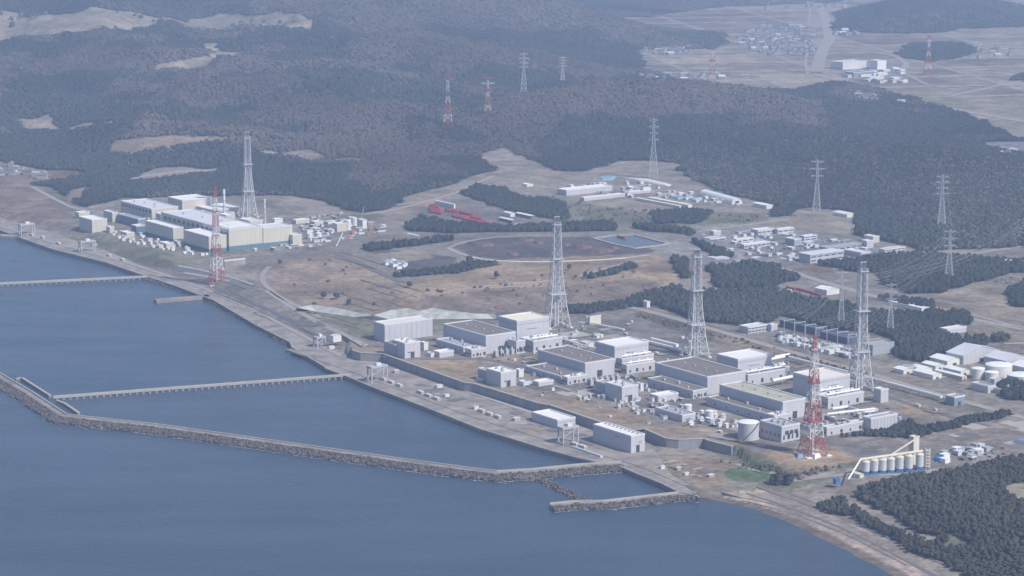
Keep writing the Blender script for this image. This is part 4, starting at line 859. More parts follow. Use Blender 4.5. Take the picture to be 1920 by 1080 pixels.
et = Vector(r.location) + Vector((0, 0, h - 3))
p0 = Vector((*G(1590, 905, 13), 15.))
e = empty('conveyor', p0); tag(e, 'long cream inclined conveyor climbing to the elevator tower', 'conveyor'); q1 = Vector((*G(1640, 880, 13), 17.)) - p0
MB().tube([q1, et - p0], 1.1, 8).build('gallery', M['cream'], e)
for k in range(1, 5): q = q1.lerp(et - p0, k / 5); MB().bar(q, (q.x, q.y, -2), .6).build('support', M['steel_grey'], e)
e = empty('conveyor', p0 + Vector((0, 0, .3))); tag(e, 'short white inclined conveyor at the left end of the silos', 'conveyor'); q = Vector(tops[0]) - p0 - d * 6
MB().tube([(0, 0, 1), q], .9, 8).build('gallery', M['white'], e); MB().bar(q * .5, (q.x * .5, q.y * .5, -1), .5).build('support', M['steel_grey'], e)
x, y = G(1739, 878); e = empty('elevator_tower', (x, y, 13)); tag(e, 'slim white ladder tower at the right end of the silos', 'tower')
for i in (-2, 2):
    for j in (-2, 2): MB().bar((i, j, -1), (i, j, 22), .7).build('leg', M['steel_white'], e)
for k in range(6): MB().box(-2.6, -2.6, 3.4 * k + 2, 2.6, 2.6, 3.4 * k + 2.5).build('landing', M['cream'], e)
bld('hopper_house', 'blue hopper at the left tip of the silo plant', 'hopper', 1567, 906, 899, 1562, 1575, 'blue', 'blue', rim='blue')
bld('shed', 'low cream-roofed shed between the blue hopper and the silos', 'shed', 1612, 895, 890, 1597, 1620, 'cream', 'cream', gable=.1)

# ------------------------------------------------------------------ lattice towers
def lattice(root, h, prof, levels, sec, mats, barw=.8, legw=1.6, bands=None, xb=1):
    """four-legged lattice; prof: height share -> half width"""
    def hw(t):
        for (a, wa), (b, wb) in zip(prof[:-1], prof[1:]):
            if t <= b: return wa + (wb - wa) * (t - a) / (b - a)
        return prof[-1][1]
    corners = [(-1, -1), (1, -1), (1, 1), (-1, 1)]
    zs = [(k / levels) ** .92 for k in range(levels + 1)]
    ma = (lambda t: bands(t)) if bands else (lambda t: 0)
    for cx, cy in corners:
        b = MB()
        for t0, t1 in zip(zs[:-1], zs[1:]):
            b.bar((cx * hw(t0), cy * hw(t0), h * t0 - (1 if t0 == 0 else 0)), (cx * hw(t1), cy * hw(t1), h * t1), legw * (1 - .55 * t0), ma((t0 + t1) / 2))
        b.build('leg', mats, root)
    for s in range(4):
        b = MB(); c0 = corners[s]; c1 = corners[(s + 1) % 4]
        for t0, t1 in zip(zs[:-1], zs[1:]):
            p = lambda c, t: (c[0] * hw(t), c[1] * hw(t), h * t); mm = ma((t0 + t1) / 2); bw = barw * (1 - .45 * t0)
            b.bar(p(c0, t0), p(c1, t1), bw, mm); b.bar(p(c1, t0), p(c0, t1), bw, mm); b.bar(p(c0, t1), p(c1, t1), bw, mm)
        b.build('bracing', mats, root)
    return hw
def stack(label, cx, yb, yt, wpx, z=13., rz=20, two=True):
    x, y = G(cx, yb, z); D = math.hypot(y, CH); h = solve(lambda k: P(x, y, z + k)[1] - yt, 0, 300); hb = wpx / 2 * D / F * .80
    e = empty('ventilation_stack', (x, y, z), math.radians(rz)); tag(e, label, 'stack', 'tall white stacks inside lattice towers')
    top = 4.3
    lattice(e, h * .955, [(0, hb), (.18, hb * .72), (.5, hb * .42), (1, top)], 11, 0, [M['steel_white']], .48, 1.2)
    for i, fx in enumerate((-2.1, 2.1) if two else (0,)):
        f = MB().lathe([(1.9, -1), (1.9, h), (2.1, h), (2.1, h + .6)], fx, 0, 16); smooth(f.build('flue', M['steel_white'], e))
    for t, s in ((.30, hb * .62 + 1.4), (.62, 8), (.93, 5.6)):
        MB().box(-s, -s, h * t, s, s, h * t + .8).build('platform', M['steel_grey'], e)
    for i, j in ((-1, -1), (1, -1), (1, 1), (-1, 1)): MB().lathe([(2.6, -1), (2.6, 1.2)], i * hb, j * hb, 10).build('footing', M['white'], e)
    return e
stack('leftmost near white stack, behind the leftmost near reactor building', 1043, 612, 407, 54)
stack('middle near white stack between second and third reactor buildings', 1304, 668, 468, 50)
stack('rightmost near white stack beside the pink-roofed reactor building', 1612, 730, 492, 48)
stack('distant white stack of the plant at far left', 466, 406, 248, 36)
def mast(label, cx, yb, yt, wpx, z=13., nb=7, name='lattice_mast', plat=()):
    x, y = G(cx, yb, z); D = math.hypot(y, CH); h = solve(lambda k: P(x, y, z + k)[1] - yt, 0, 300); hb = wpx / 2 * D / F * .8
    e = empty(name, (x, y, z), math.radians(25)); tag(e, label, 'tower')
    lattice(e, h, [(0, hb), (.1, hb * .72), (.28, hb * .56), (.6, hb * .34), (.82, 2.6), (1, .8)], 16, 0, [M['tower_red'], M['tower_white']], .48, .95, bands=lambda t: int(t * nb) % 2)
    for t, s in plat: MB().box(-s, -s, h * t, s, s, h * t + .9).build('platform', M['tower_red'], e)
    for i, j in ((-1, -1), (1, -1), (1, 1), (-1, 1)): MB().box(i * hb - 3, j * hb - 3, -1, i * hb + 3, j * hb + 3, 1.0).build('footing', M['white'], e)
    MB().lathe([(.35, h * .99), (.2, h * 1.04)], n=6).build('antenna', M['tower_red'], e)
    # lift shaft and ladders in the middle
    MB().box(-1.1, -1.1, 0, 1.1, 1.1, h * .78).build('shaft', M['steel_white'], e)
    return e
mast('tall red and white lattice mast on brown grass near the silos', 1523, 852, 627, 54, plat=((.86, 3.6), (.60, 5.2), (.42, 6.8), (.285, 8)))
mast('red and white lattice mast beside the shore road at left', 407, 533, 350, 36, z=5, plat=((.75, 4), (.5, 5), (.36, 6.5)))
def small_mast(label, cx, yb, yt, r=1.6, m='steel_white'):
    x, y = G(cx, yb); h = solve(lambda k: P(x, y, 13 + k)[1] - yt, 0, 200); e = empty('exhaust_stack', (x, y, 13)); tag(e, label, 'stack')
    smooth(MB().lathe([(r * 1.5, 0), (r, h * .3), (r, h)], n=14).build('pipe', M[m], e))
    for k in range(3): MB().lathe([(r + 1.1, h * (.4 + .22 * k)), (r + 1.1, h * (.4 + .22 * k) + .8)], n=14).build('ring_platform', M['steel_grey'], e)
small_mast('short pale exhaust stack just right of the left red and white mast', 421, 408, 355, 2.0)
small_mast('slim exhaust stack right of the distant white stack', 497, 420, 373, 1.2)
def pylon(label, cx, yb, yt, arms=3, red=False, wpx=16, armw=16, rz=0, terr=True, z=None, group='power pylons'):
    if terr: x, y, zz = GT(cx, yb)
    else: zz = 13.; x, y = G(cx, yb, zz)
    D = math.hypot(y, CH); h = solve(lambda k: P(x, y, zz + k)[1] - yt, 0, 200); hb = wpx / 2 * D / F * .75; aw = armw / 2 * D / F
    e = empty('power_pylon', (x, y, zz), math.radians(rz)); tag(e, label, 'pylon', group)
    k_ = D / 4200
    mats = [M['tower_red'], M['tower_white']] if red else [M['steel_grey']]
    lattice(e, h, [(0, hb), (.5, hb * .45), (.62, hb * .3), (1, hb * .16)], 9, 0, mats, .42 * k_, .75 * k_, bands=(lambda t: (int(t * 7) + 0) % 2) if red else None)
    for a in range(arms):
        zt = h * (.97 - a * (.42 / arms)); wv = aw * (1 if a % 2 else .82); b = MB()
        for s in (-1, 1):
            b.bar((s * hb * .15, 0, zt), (s * wv, 0, zt - h * .005), .8 * k_, 0 if (not red or a != 1) else 1); b.bar((s * hb * .2, 0, zt - h * .035), (s * wv, 0, zt - h * .005), .55 * k_, 0 if (not red or a != 1) else 1)
            b.bar((s * wv, 0, zt - h * .01), (s * wv, 0, zt - h * .045), .4 * k_, 0)
        b.build('crossarm', mats, e)
    return e
PY = [('red and white pylon in mid forest, left of the pair', 840, 240, 140, 1, True, 24, 14), ('red and white pylon with wide crossarms in mid forest, right of the pair', 915, 216, 143, 3, True, 18, 26),
      ('grey pylon right of the red and white pair', 982, 176, 98, 4, False, 16, 18), ('small grey pylon farthest in the forest, right of the pair', 1055, 155, 106, 4, False, 12, 16),
      ('red and white pylon at the edge of the plain', 1335, 158, 88, 4, True, 18, 14), ('red and white pylon on the plain at upper right', 1740, 140, 66, 4, True, 18, 12),
      ('grey pylon behind the upper yard', 1225, 335, 221, 4, False, 22, 18), ('grey pylon before the dark forest, right of the white vaulted hall', 1531, 395, 299, 3, False, 18, 28),
      ('grey pylon at right against the dark forest', 1765, 428, 327, 4, False, 20, 28), ('grey pylon in the tree belt at right', 1779, 525, 430, 3, False, 20, 28),
      ('faint grey pylon at the left of the switchyard trees', 1577, 612, 507, 3, False, 16, 26), ('grey pylon in the wood right of the switchyard', 1669, 626, 530, 3, False, 18, 24)]
pyl = []
for l_, cx, yb, yt, ar, red, wp, aw in PY: pyl.append(pylon(l_, cx, yb, yt, ar, red, wp, aw))
# power lines
def wire(a, b, sag, lab, r=.12):
    a = Vector(a); b = Vector(b); n = 14; pts = [a.lerp(b, i / n) - Vector((0, 0, sag * 4 * (i / n) * (1 - i / n))) for i in range(n + 1)]
    o = MB().tube([p - a for p in pts], r, 4).build('power_line', M['wire']); o.location = a; tag(o, lab, 'power line', 'overhead power lines'); return o
def top_of(cx, yb, yt, dx): x, y, z = GT(cx, yb); h = solve(lambda k: P(x, y, z + k)[1] - yt, 0, 200); return Vector((x + dx, y, z + h * .9))
spans = [((1779, 525, 430), (1765, 428, 327)), ((1669, 626, 530), (1779, 525, 430)), ((1577, 612, 507), (1779, 525, 430)), ((1531, 395, 299), (1225, 335, 221))]
for k, (A, B) in enumerate(spans):
    for dx in (-7, 7):
        for dz in (0, -8): wire(top_of(*A, dx) + Vector((0, 0, dz)), top_of(*B, dx) + Vector((0, 0, dz)), 14 + k, 'thin power line strung between pylons above the woods')
for k in range(14):
    g = G(1470 + k * 12.5, 624 + k * 2.9); wire((g[0], g[1], 38), top_of(1577, 612, 507, -9 + k * 2.4) - Vector((0, 0, (k % 3) * 7)) if k < 4 else top_of(1669, 626, 530, -8 + k * 2), 10, 'thin power line rising from the switchyard gantries')
for k in range(6): a = top_of(1577, 612, 507, -8 + (k % 2) * 16) - Vector((0, 0, 6 * (k // 2))); wire(a, top_of(1669 + 250, 480, 400, (k % 2) * 16) - Vector((0, 0, 6 * (k // 2))), 22, 'thin power line running off to the right over the woods')
# switchyard
for k in range(9):
    x, y = G(1470 + k * 20, 624 + k * 4.6); e = empty('gantry', (x, y, 13), math.radians(UANG)); tag(e, 'grey steel gantry in the switchyard rows', 'gantry', 'switchyard gantries')
    for s in (0, 18): MB().bar((s, 0, -1), (s, 0, 17), .6).build('post', M['metal'], e)
    MB().bar((-1, 0, 16.5), (19, 0, 16.5), .8).build('beam', M['metal'], e)
for k in range(110):
    cx = 1462 + RS.rand() * 150; cy = 628 + (cx - 1462) * .235 + RS.rand() * 14; x, y = G(cx, cy); e = empty('transformer', (x, y, 13), math.radians(UANG)); tag(e, 'small grey transformer bank in the switchyard', 'transformer', 'switchyard transformers')
    s = 2 + RS.rand() * 3; MB().box(-s, -s, 0, s, s, 3 + RS.rand() * 3).build('tank', M[['metal', 'off_white', 'roof_light', 'metal_dark'][k % 4]], e); MB().lathe([(.6, 3), (.5, 7)], n=6).build('bushing', M['off_white'], e)
# transformers before the halls
for (x0, y0, n_) in [(930, 668, 6), (1108, 722, 6)]:
    for k in range(n_):
        x, y = G(x0 + k * 10, y0 - k * 1.4); e = empty('transformer', (x, y, 13), math.radians(UANG)); tag(e, 'large transformer with fins standing before a near turbine hall end wall', 'transformer', 'transformers by the turbine halls'); 
        MB().box(-2.4, -2.4, 0, 2.4, 2.4, 7).build('tank', M['metal'], e); MB().box(-3.1, -1.8, .5, -2.41, 1.8, 6).build('radiator', M['metal_dark'], e); MB().box(2.41, -1.8, .5, 3.1, 1.8, 6).build('radiator', M['metal_dark'], e); MB().lathe([(.7, 7), (.5, 10)], n=8).build('bushing', M['white'], e)

# ------------------------------------------------------------------ sea wall
def wall(label, pts, zt=14.2, zb=4., th=2.5, m='seawall', z=14.2):
    q = gp(pts, z); o0 = Vector((*q[0], zb)); e = empty('sea_wall', o0); tag(e, label, 'sea wall')
    for a, b in zip(q[:-1], q[1:]):
        A = Vector((*a, 0)) - Vector((o0.x, o0.y, 0)); B = Vector((*b, 0)) - Vector((o0.x, o0.y, 0)); L_ = (B - A).length; n_ = max(1, round(L_ / 26)); d = (B - A) / n_
        nn = Vector((-d.y, d.x, 0)).normalized() * (th / 2)
        for k in range(n_):
            c0 = A + d * (k + .012) + nn; c1 = A + d * (k + .988) + nn; mb = MB()
            mb.bar(c0 + Vector((0, 0, (zt - zb) / 2 - .5)), c1 + Vector((0, 0, (zt - zb) / 2 - .5)), th + (.15 if k % 2 else 0), h=(zt - zb) + 1); mb.build('panel', M[m], e)
        MB().bar(A + nn + Vector((0, 0, zt - zb + .4)), B + nn + Vector((0, 0, zt - zb + .4)), th + .8, h=.7).build('coping', M['concrete_pale'], e)
    return e
wall('dark concrete sea wall with pale jogs along the quay, longest stretch', [(659, 657), (675, 662), (717, 664), (870, 718), (888, 720), (1010, 757), (1030, 760), (1125, 792), (1160, 803)])
wall('grey sea wall bending inland before the green lawn', [(1205, 804), (1249, 823), (1271, 825), (1320, 823), (1328, 827), (1372, 838)])
wall('short dark wall left of the bend by the quay road', [(640, 627), (679, 650), (690, 646)])
# long white pipe rack inland
def pipe(label, pts, r=1.4, z=5, m='white', n=10, name='pipeline'):
    q = [Vector((*G(a, b), 13 + z)) for a, b in pts]; e = empty(name, q[0]); tag(e, label, 'pipe')
    MB().tube([p - q[0] for p in q], r, 8).build('pipe', M[m], e)
    for a, b in zip(q[:-1], q[1:]):
        k = max(1, int((b - a).length / 22))
        for i in range(k): c = a.lerp(b, (i + .5) / k) - q[0]; MB().box(c.x - .35, c.y - .9, -z - .5, c.x + .35, c.y + .9, -r + .3).build('support', M['metal'], e)
pipe('very long white pipe running down the embankment to the small blue-grey building', [(1480, 677), (1600, 708), (1765, 752)], 1.9)
pipe('long white covered pipe behind the second reactor building, upper one', [(1222, 640), (1270, 652)], 2.6, 3); pipe('long white covered pipe behind the second reactor building, lower one', [(1205, 642), (1256, 655), (1295, 668)], 2.2, 3)
pipe('thick white double duct in front of the third reactor building', [(1405, 706), (1470, 692)], 1.8, 16); pipe('white duct crossing the yard near the mossy-roofed hall', [(1448, 726), (1486, 718)], 2.0, 8)
pipe('white duct above the low building right of the mast', [(1550, 796), (1600, 790), (1640, 786)], 1.4, 12); pipe('white pipe over the dry yard right of the mast', [(1560, 776), (1590, 772), (1620, 782), (1640, 780)], 1.5, 6)
pipe('pale pipe rack behind the leftmost near reactor block', [(1050, 640), (1100, 655), (1130, 662)], 1.3, 4)
pipe('white pipe along the quay below the tall quay building', [(1075, 838), (1128, 856)], 1.6, 0, 'off_white')
for a in [((1110, 610), (1170, 622)), ((1480, 668), (1452, 673))]: pipe('short white pipe run in the yard inland of the second hall' if a[0][0] < 1200 else 'short white pipe run between third reactor building and embankment', a, 1.3, 3)

# ------------------------------------------------------------------ breakwaters and jetties
def rubble(name, label, pts, wtop, wseaw, zt=5.5, side=1, cap=True, wall_h=1.5, inner=8):
    """caisson top with a rubble slope on the seaward side"""
    q = [Vector((*G(a, b, zt), 0)) for a, b in pts]; o0 = q[0].copy(); e = empty(name, o0); tag(e, label, 'breakwater')
    q = [p - o0 for p in q]
    def nrm(i):
        d = (q[min(i + 1, len(q) - 1)] - q[max(i - 1, 0)]).normalized(); return Vector((d.y, -d.x, 0)) * side
    N_ = [nrm(i) for i in range(len(q))]
    def strip(offs):      # offs: list of (offset, z)
        mb = MB()
        for i in range(len(q) - 1):
            for (o1, z1), (o2, z2) in zip(offs[:-1], offs[1:]):
                a = q[i] + N_[i] * o1; b = q[i + 1] + N_[i + 1] * o1; c = q[i + 1] + N_[i + 1] * o2; d_ = q[i] + N_[i] * o2
                mb.quad([(a.x, a.y, z1), (b.x, b.y, z1), (c.x, c.y, z2), (d_.x, d_.y, z2)])
        for i in (0, len(q) - 1):
            mb.quad([(*(q[i] + N_[i] * o_)[:2], z_) for o_, z_ in offs])
        return mb
    if cap:
        strip([(0, -5), (0, zt), (wtop, zt), (wtop, -5)]).build('caisson', M['concrete'], e)
        strip([(-.3, zt + .002), (-.3, zt + wall_h), (1.4, zt + wall_h), (1.4, zt + .002)]).build('parapet', M['concrete_pale'], e)
    strip([(wtop + .1, zt - .8), (wtop + wseaw * .45, zt * .55), (wtop + wseaw, -3)]).build('rubble_slope', M['rock'], e)
    # armour blocks
    mb = MB(); fm = MB()
    for i in range(len(q) - 1):
        Ls = (q[i + 1] - q[i]).length
        for _ in range(int(Ls * wseaw / 4.5)):
            t = RS.rand(); u = RS.rand() * .84; p = q[i].lerp(q[i + 1], t) + N_[i].lerp(N_[i + 1], t) * (wtop + .5 + u * (wseaw - 1)); zz = zt * (1 - u) * .95
            s = .55 + RS.rand() * .95; th = RS.rand() * 3.14; 
            a = Vector((math.cos(th), math.sin(th), RS.rand() - .5)).normalized() * s
            mb.bar((p.x - a.x, p.y - a.y, zz - a.z + .3), (p.x + a.x, p.y + a.y, zz + a.z + .3), s * 1.2, 0 if RS.rand() < .8 else 1)
        for k in range(int(Ls / 2.2)):
            t = (k + RS.rand()) / (Ls / 3); uu = .88 + .09 * RS.rand() + .04 * math.sin(k * .7)
            if vnoise(np.array(k * .22 + i * 9), np.array(3.3)) < .36: continue
            p = q[i].lerp(q[i + 1], t) + N_[i].lerp(N_[i + 1], t) * (wtop + wseaw * uu); s = .7 + RS.rand() * 1.1; d = (q[i + 1] - q[i]).normalized()
            fm.quad([(p.x - d.x * s * 2 - N_[i].x * s * .5, p.y - d.y * s * 2 - N_[i].y * s * .5, .25), (p.x + d.x * s * 2, p.y + d.y * s * 2 - s * .6, .25), (p.x + d.x * s * 1.4, p.y + d.y * s * 1.4 + s * .7, .25), (p.x - d.x * s, p.y - d.y * s + s * .8, .25)])
    tag(mb.build('armour_blocks', [M['rock'], M['rock_pale']], e), kind='stuff'); tag(fm.build('surf', M['foam'], e), kind='stuff')
    return e
rubble('breakwater', 'long bent breakwater with block armour across the lower left sea', [(-420, 505), (0, 700), (60, 735), (126, 778), (300, 797), (520, 828), (760, 862), (880, 878), (932, 884), (1000, 880), (1090, 871), (1165, 866)], 9, 16, 5.5)
rubble('breakwater', 'narrow rubble groyne between the bent breakwater and the lower one', [(1020, 893), (1060, 912), (1115, 937)], 3, 10, 3, cap=False)
rubble('breakwater', 'lower breakwater with a rounded rubble head running to the beach', [(1030, 945), (1080, 940), (1130, 940), (1200, 932), (1270, 924), (1305, 926)], 7, 13, 4)
o = rubble('breakwater', 'stone apron along the shore below the left red and white mast', [(275, 519), (330, 535), (400, 560), (480, 606), (545, 641)], 2, 7, 3.5, cap=False)
def jetty(label, a, b, z, wd, n_, depth=1.6, name='jetty'):
    A = Vector((*G(*a, z), z)); B = Vector((*G(*b, z), z)); d = (B - A); e = empty(name, A); tag(e, label, 'jetty'); s = Vector((-d.y, d.x, 0)).normalized()
    MB().bar((0, 0, -depth / 2), d - Vector((0, 0, depth / 2)), wd, h=depth).build('deck', M['concrete_pale'], e)
    for sg in (-1, 1): MB().bar(s * sg * wd * .46 + Vector((0, 0, .4)), d + s * sg * wd * .46 + Vector((0, 0, .4)), .5, h=.8).build('kerb', M['concrete_pale'], e)
    for k in range(n_):
        c = d * ((k + .5) / n_); mb = MB()
        u = d.normalized() * 1.5
        mb.bar(c - s * wd * .42 + Vector((0, 0, -(z + 5) / 2 - depth + 2)), c + s * wd * .42 + Vector((0, 0, -(z + 5) / 2 - depth + 2)), 2.6, h=z + 3); mb.build('pier', M['seawall'], e)
jetty('long piled jetty from the sea to the quay at centre left', (100, 744), (657, 702), 4.6, 5.5, 46)
jetty('piled jetty at the upper left entering the photo from its edge', (-60, 534), (278, 518), 4.6, 8, 30)
o = MB(); A = G(291, 562, 4); B = G(392, 554, 4); o.bar((*A, 1), (*B, 1), 15, h=6); o = o.build('mole', M['concrete']); tag(o, 'short solid concrete mole below the left red and white mast', 'mole')
o = MB().bar((*G(0, 440, 4), 1), (*G(36, 443, 4), 1), 12, h=6).build('mole', M['concrete_pale']); tag(o, 'short mole at the left edge of the photo', 'mole')
wall('low quay wall enclosing a basin behind the breakwater, left', [(30, 711), (40, 709), (92, 742)], 2.4, -2, 2.5, 'concrete', 2.4); wall('low quay wall enclosing a basin behind the breakwater, right', [(106, 752), (120, 757), (146, 775)], 2.4, -2, 2.5, 'concrete', 2.4)
# quay cranes and intake gear
def crane(label, cx, yb, h, w_, z=4.):
    x, y = G(cx, yb, z); e = empty('gantry_crane', (x, y, z), math.radians(UANG)); tag(e, label, 'crane')
    for i in (0, w_):
        for j in (0, 9): MB().bar((i, j, 0), (i, j, h), 1.5).build('leg', M['metal'], e)
    MB().box(-1.2, -1, h, w_ + 1.2, 10, h + 2).build('bridge', M['metal'], e); MB().box(w_ * .4, 2, h + 2, w_ * .7, 7, h + 5).build('trolley', M['off_white'], e)
    MB().bar((0, 0, h * .5), (w_, 0, h), .7).build('brace', M['metal'], e)
crane('grey gantry crane on the quay left of the long sea wall', 697, 718, 18, 22); crane('grey gantry crane between the two quay buildings', 1056, 834, 17, 20)
crane('grey gantry crane on the distant quay, right one', 153, 474, 16, 24); crane('grey gantry crane on the distant quay, left one', 40, 441, 16, 24); crane('small crane by the quay road bend', 595, 652, 12, 12)
for k, (cx, yb) in enumerate([(720, 715), (735, 721), (750, 727), (790, 740), (805, 746), (820, 752), (905, 775), (920, 781), (935, 786), (1080, 838), (1095, 843), (60, 443), (80, 448), (110, 459), (205, 482), (230, 490)]):
    x, y = G(cx, yb, 4); e = empty('intake_screen', (x, y, 4), math.radians(UANG)); tag(e, 'long low intake screen housing at the quay edge', 'intake screen', 'intake screens along the quay')
    MB().box(0, 0, 0, 5, 11, 3).build('housing', M['concrete_pale'], e); MB().box(1, 1, 3, 4, 10, 3.8).build('cover', M['off_white'], e)
for k, (cx, yb, w_) in enumerate([(820, 728, 8), (860, 722, 10), (835, 745, 6), (740, 700, 7), (890, 768, 6), (965, 790, 8), (1240, 880, 5), (1330, 897, 7), (1285, 893, 5), (1270, 883, 5), (105, 425, 6), (175, 462, 7), (618, 655, 8)]):
    x, y = G(cx, yb, 4); e = empty('quay_hut', (x, y, 4), math.radians(UANG)); tag(e, 'small pale hut or equipment box standing on the open quay', 'hut', 'small huts on the quay')
    MB().box(0, 0, 0, w_, w_ * .6, 3.2).build('wall', M['concrete_pale' if k % 2 else 'off_white'], e); MB().box(-.3, -.3, 3.2, w_ + .3, w_ * .6 + .3, 3.6).build('roof', M['roof_light'], e)

# ------------------------------------------------------------------ vaulted hall, reservoir, red tanks, tarps
a = Vector((*G(1382, 383), 13)); b = Vector((*G(1320, 366), 13)); d = (b - a); e = empty('vaulted_hall', a, math.atan2(d.y, d.x)); tag(e, 'big white barrel-vaulted tent hall at the right of the upper yard', 'hall'); L_ = d.length; rr = 11
mb = MB()
for k in range(12):
    t0, t1 = math.pi * k / 12, math.pi * (k + 1) / 12; mb.quad([(0, rr * math.cos(t0), rr * math.sin(t0)), (L_, rr * math.cos(t0), rr * math.sin(t0)), (L_, rr * math.cos(t1), rr * math.sin(t1)), (0, rr * math.cos(t1), rr * math.sin(t1))])
smooth(mb.build('vault', M['white'], e)); mb = MB(); mb.quad([(.05, rr * math.cos(math.pi * k / 12), rr * math.sin(math.pi * k / 12)) for k in range(13)]); mb.quad([(L_ - .05, rr * math.cos(math.pi * k / 12), rr * math.sin(math.pi * k / 12)) for k in range(13)]); mb.build('end_wall', M['off_white'], e)
MB().box(-.3, -3.5, 0, .02, 3.5, 6).build('door', M['dark'], e)
pts = gp([(1112, 447), (1150, 442), (1190, 441), (1252, 457), (1240, 460), (1190, 466), (1150, 458)], 24.4)
mb = MB(); mb.quad([(*p, 24.4) for p in pts]); tag(mb.build('reservoir_water', M['pond']), kind='structure')
for a, b in zip(pts, pts[1:] + pts[:1]):
    pass
o0 = Vector((*pts[0], 24)); e = empty('reservoir_rim', o0); tag(e, 'pale concrete rim around the dark blue reservoir', 'embankment')
for a, b in zip(pts, pts[1:] + pts[:1]): MB().bar(Vector((*a, 24.8)) - o0, Vector((*b, 24.8)) - o0, 4, h=1.6).build('rim_section', M['concrete_pale'], e)
red0 = None
for (xa, ya, xb, yb2) in [(808, 386, 824, 389), (806, 391, 828, 395), (808, 396, 830, 400), (838, 394, 860, 397), (864, 398, 890, 403), (850, 405, 880, 410), (870, 410, 922, 421), (885, 407, 905, 411)]:
    n_ = max(3, int((xb - xa) / 3.2))
    for k in range(n_):
        for rr in range(3):
            cx = xa + (xb - xa) * k / n_; cy = ya + (yb2 - ya) * k / n_ + rr * 1.5; x, y = G(cx, cy)
            if red0 is None:
                red0 = empty('storage_tank', (x, y, 13), math.radians(UANG + 90)); tag(red0, 'dull red box tank in the rows of the tank yard', 'tank', 'red tanks in rows')
                r_ = MB(); r_.box(-3.4, -1.6, .3, 3.4, 1.6, 3.2); r_.build('body', M['red'], red0); note_kids(red0); root = red0
            else: root = copy_tree(red0); root.location = (x, y, 13)
for (xa, ya, k) in [(1478, 541, 4), (1492, 543, 4), (1508, 547, 5), (1524, 552, 5), (1160, 458, 4)]:
    for i in range(k): root = copy_tree(red0); x, y = G(xa + i * 3.4, ya + i * .8); root.location = (x, y, 13 if xa > 1200 else 24.2); root['label'] = 'dull red container in the yard by the main road' if xa > 1200 else 'dull red container beside the reservoir'; root['group'] = 'red containers by the road' if xa > 1200 else 'red containers by the reservoir'
def tarp(label, pts, m='blue_tarp', h=3, z=13.):
    q = gp(pts, z); c = np.mean(q, 0); mb = MB(); q = [(p[0] - c[0], p[1] - c[1]) for p in q]
    inner = [(p[0] * .7, p[1] * .7) for p in q]
    for i in range(len(q)): j = (i + 1) % len(q); mb.quad([(*q[i], -.3), (*q[j], -.3), (*inner[j], h), (*inner[i], h)])
    mb.quad([(*p, h) for p in inner]); o = mb.build('covered_pile', M[m]); o.location = (*c, z); tag(o, label, 'covered pile')
tarp('pale teal covered pile behind the upper yard', [(1118, 335), (1130, 331), (1156, 331), (1150, 338), (1128, 339)]); tarp('blue covered pile left of the white vaulted hall, left part', [(1258, 371), (1270, 368), (1282, 371), (1272, 376)]); tarp('blue covered pile left of the white vaulted hall, right part', [(1284, 373), (1300, 370), (1318, 377), (1300, 378)])
tarp('long pale covered strip at the back of the upper yard', [(1165, 332), (1210, 335), (1262, 347), (1255, 350), (1205, 340)], 'off_white', 2); tarp('blue covered stack at the right edge by the pine wood', [(1895, 830), (1925, 824), (1960, 828), (1925, 838)], 'wall_blue', 4); tarp('dark blue sheds under the base of the red and white mast', [(1488, 852), (1505, 848), (1512, 856), (1495, 860)], 'wall_blue', 3); tarp('white dome tent at the foot of the red and white mast', [(1518, 857), (1530, 854), (1540, 857), (1528, 861)], 'white', 4)
tarp('blue truck row beside the silos', [(1748, 862), (1775, 852), (1782, 858), (1755, 868)], 'blue', 3)

for k, (xa, ya, w_) in enumerate([(905, 460, 22), (890, 457, 12), (984, 451, 18), (1010, 456, 9), (1092, 464, 18), (1125, 471, 28), (1060, 460, 10), (962, 478, 12), (1150, 466, 10)]):
    rs_ = [(xa + w_ * math.cos(t) * (1 + .2 * RS.rand()), ya + w_ * .17 * math.sin(t)) for t in np.linspace(0, 5.6, 8)]
    tarp(['long', 'flat', 'broad', 'small', 'narrow', 'largest', 'round', 'lone', 'low'][k] + ' reddish brown soil heap on the oval ash field' + [' near its left end', ' at its far left edge', ' left of centre, at the back', ' just right of centre back', ' left of the pond', ' below the pond', ' in the middle', ' at the front', ' at the right'][k], rs_, 'soil', 3.5, 24)
# ------------------------------------------------------------------ cranes at the far building site
def boom(label, cx, yb, tx, ty, m='orange'):
    x, y = G(cx, yb); e = empty('crawler_crane', (x, y, 13)); tag(e, label, 'crane'); X2 = (tx - cx) * y / F; Z2 = (yb - ty) * y / F
    MB().box(-3, -3, 0, 3, 3, 4).build('cab', M[m], e); MB().bar((0, 0, 3), (X2, 4, Z2), 1.6).build('boom', M[m], e); MB().bar((-2, 0, 4), (X2, 4, Z2), .4).build('cable', M['metal_dark'], e); MB().box(-4, -4, -.2, 4, 4, 1.2).build('tracks', M['dark'], e)
boom('pinkish crane with boom leaning right below the batching silos', 628, 470, 643, 436, 'roof_pinkish'); boom('orange crane among the stacked scaffolds', 655, 452, 668, 425); boom('orange crane right of the batching silos', 690, 448, 700, 418); boom('thin blue-grey crane against the dark wood', 678, 412, 682, 388, 'wall_blue')

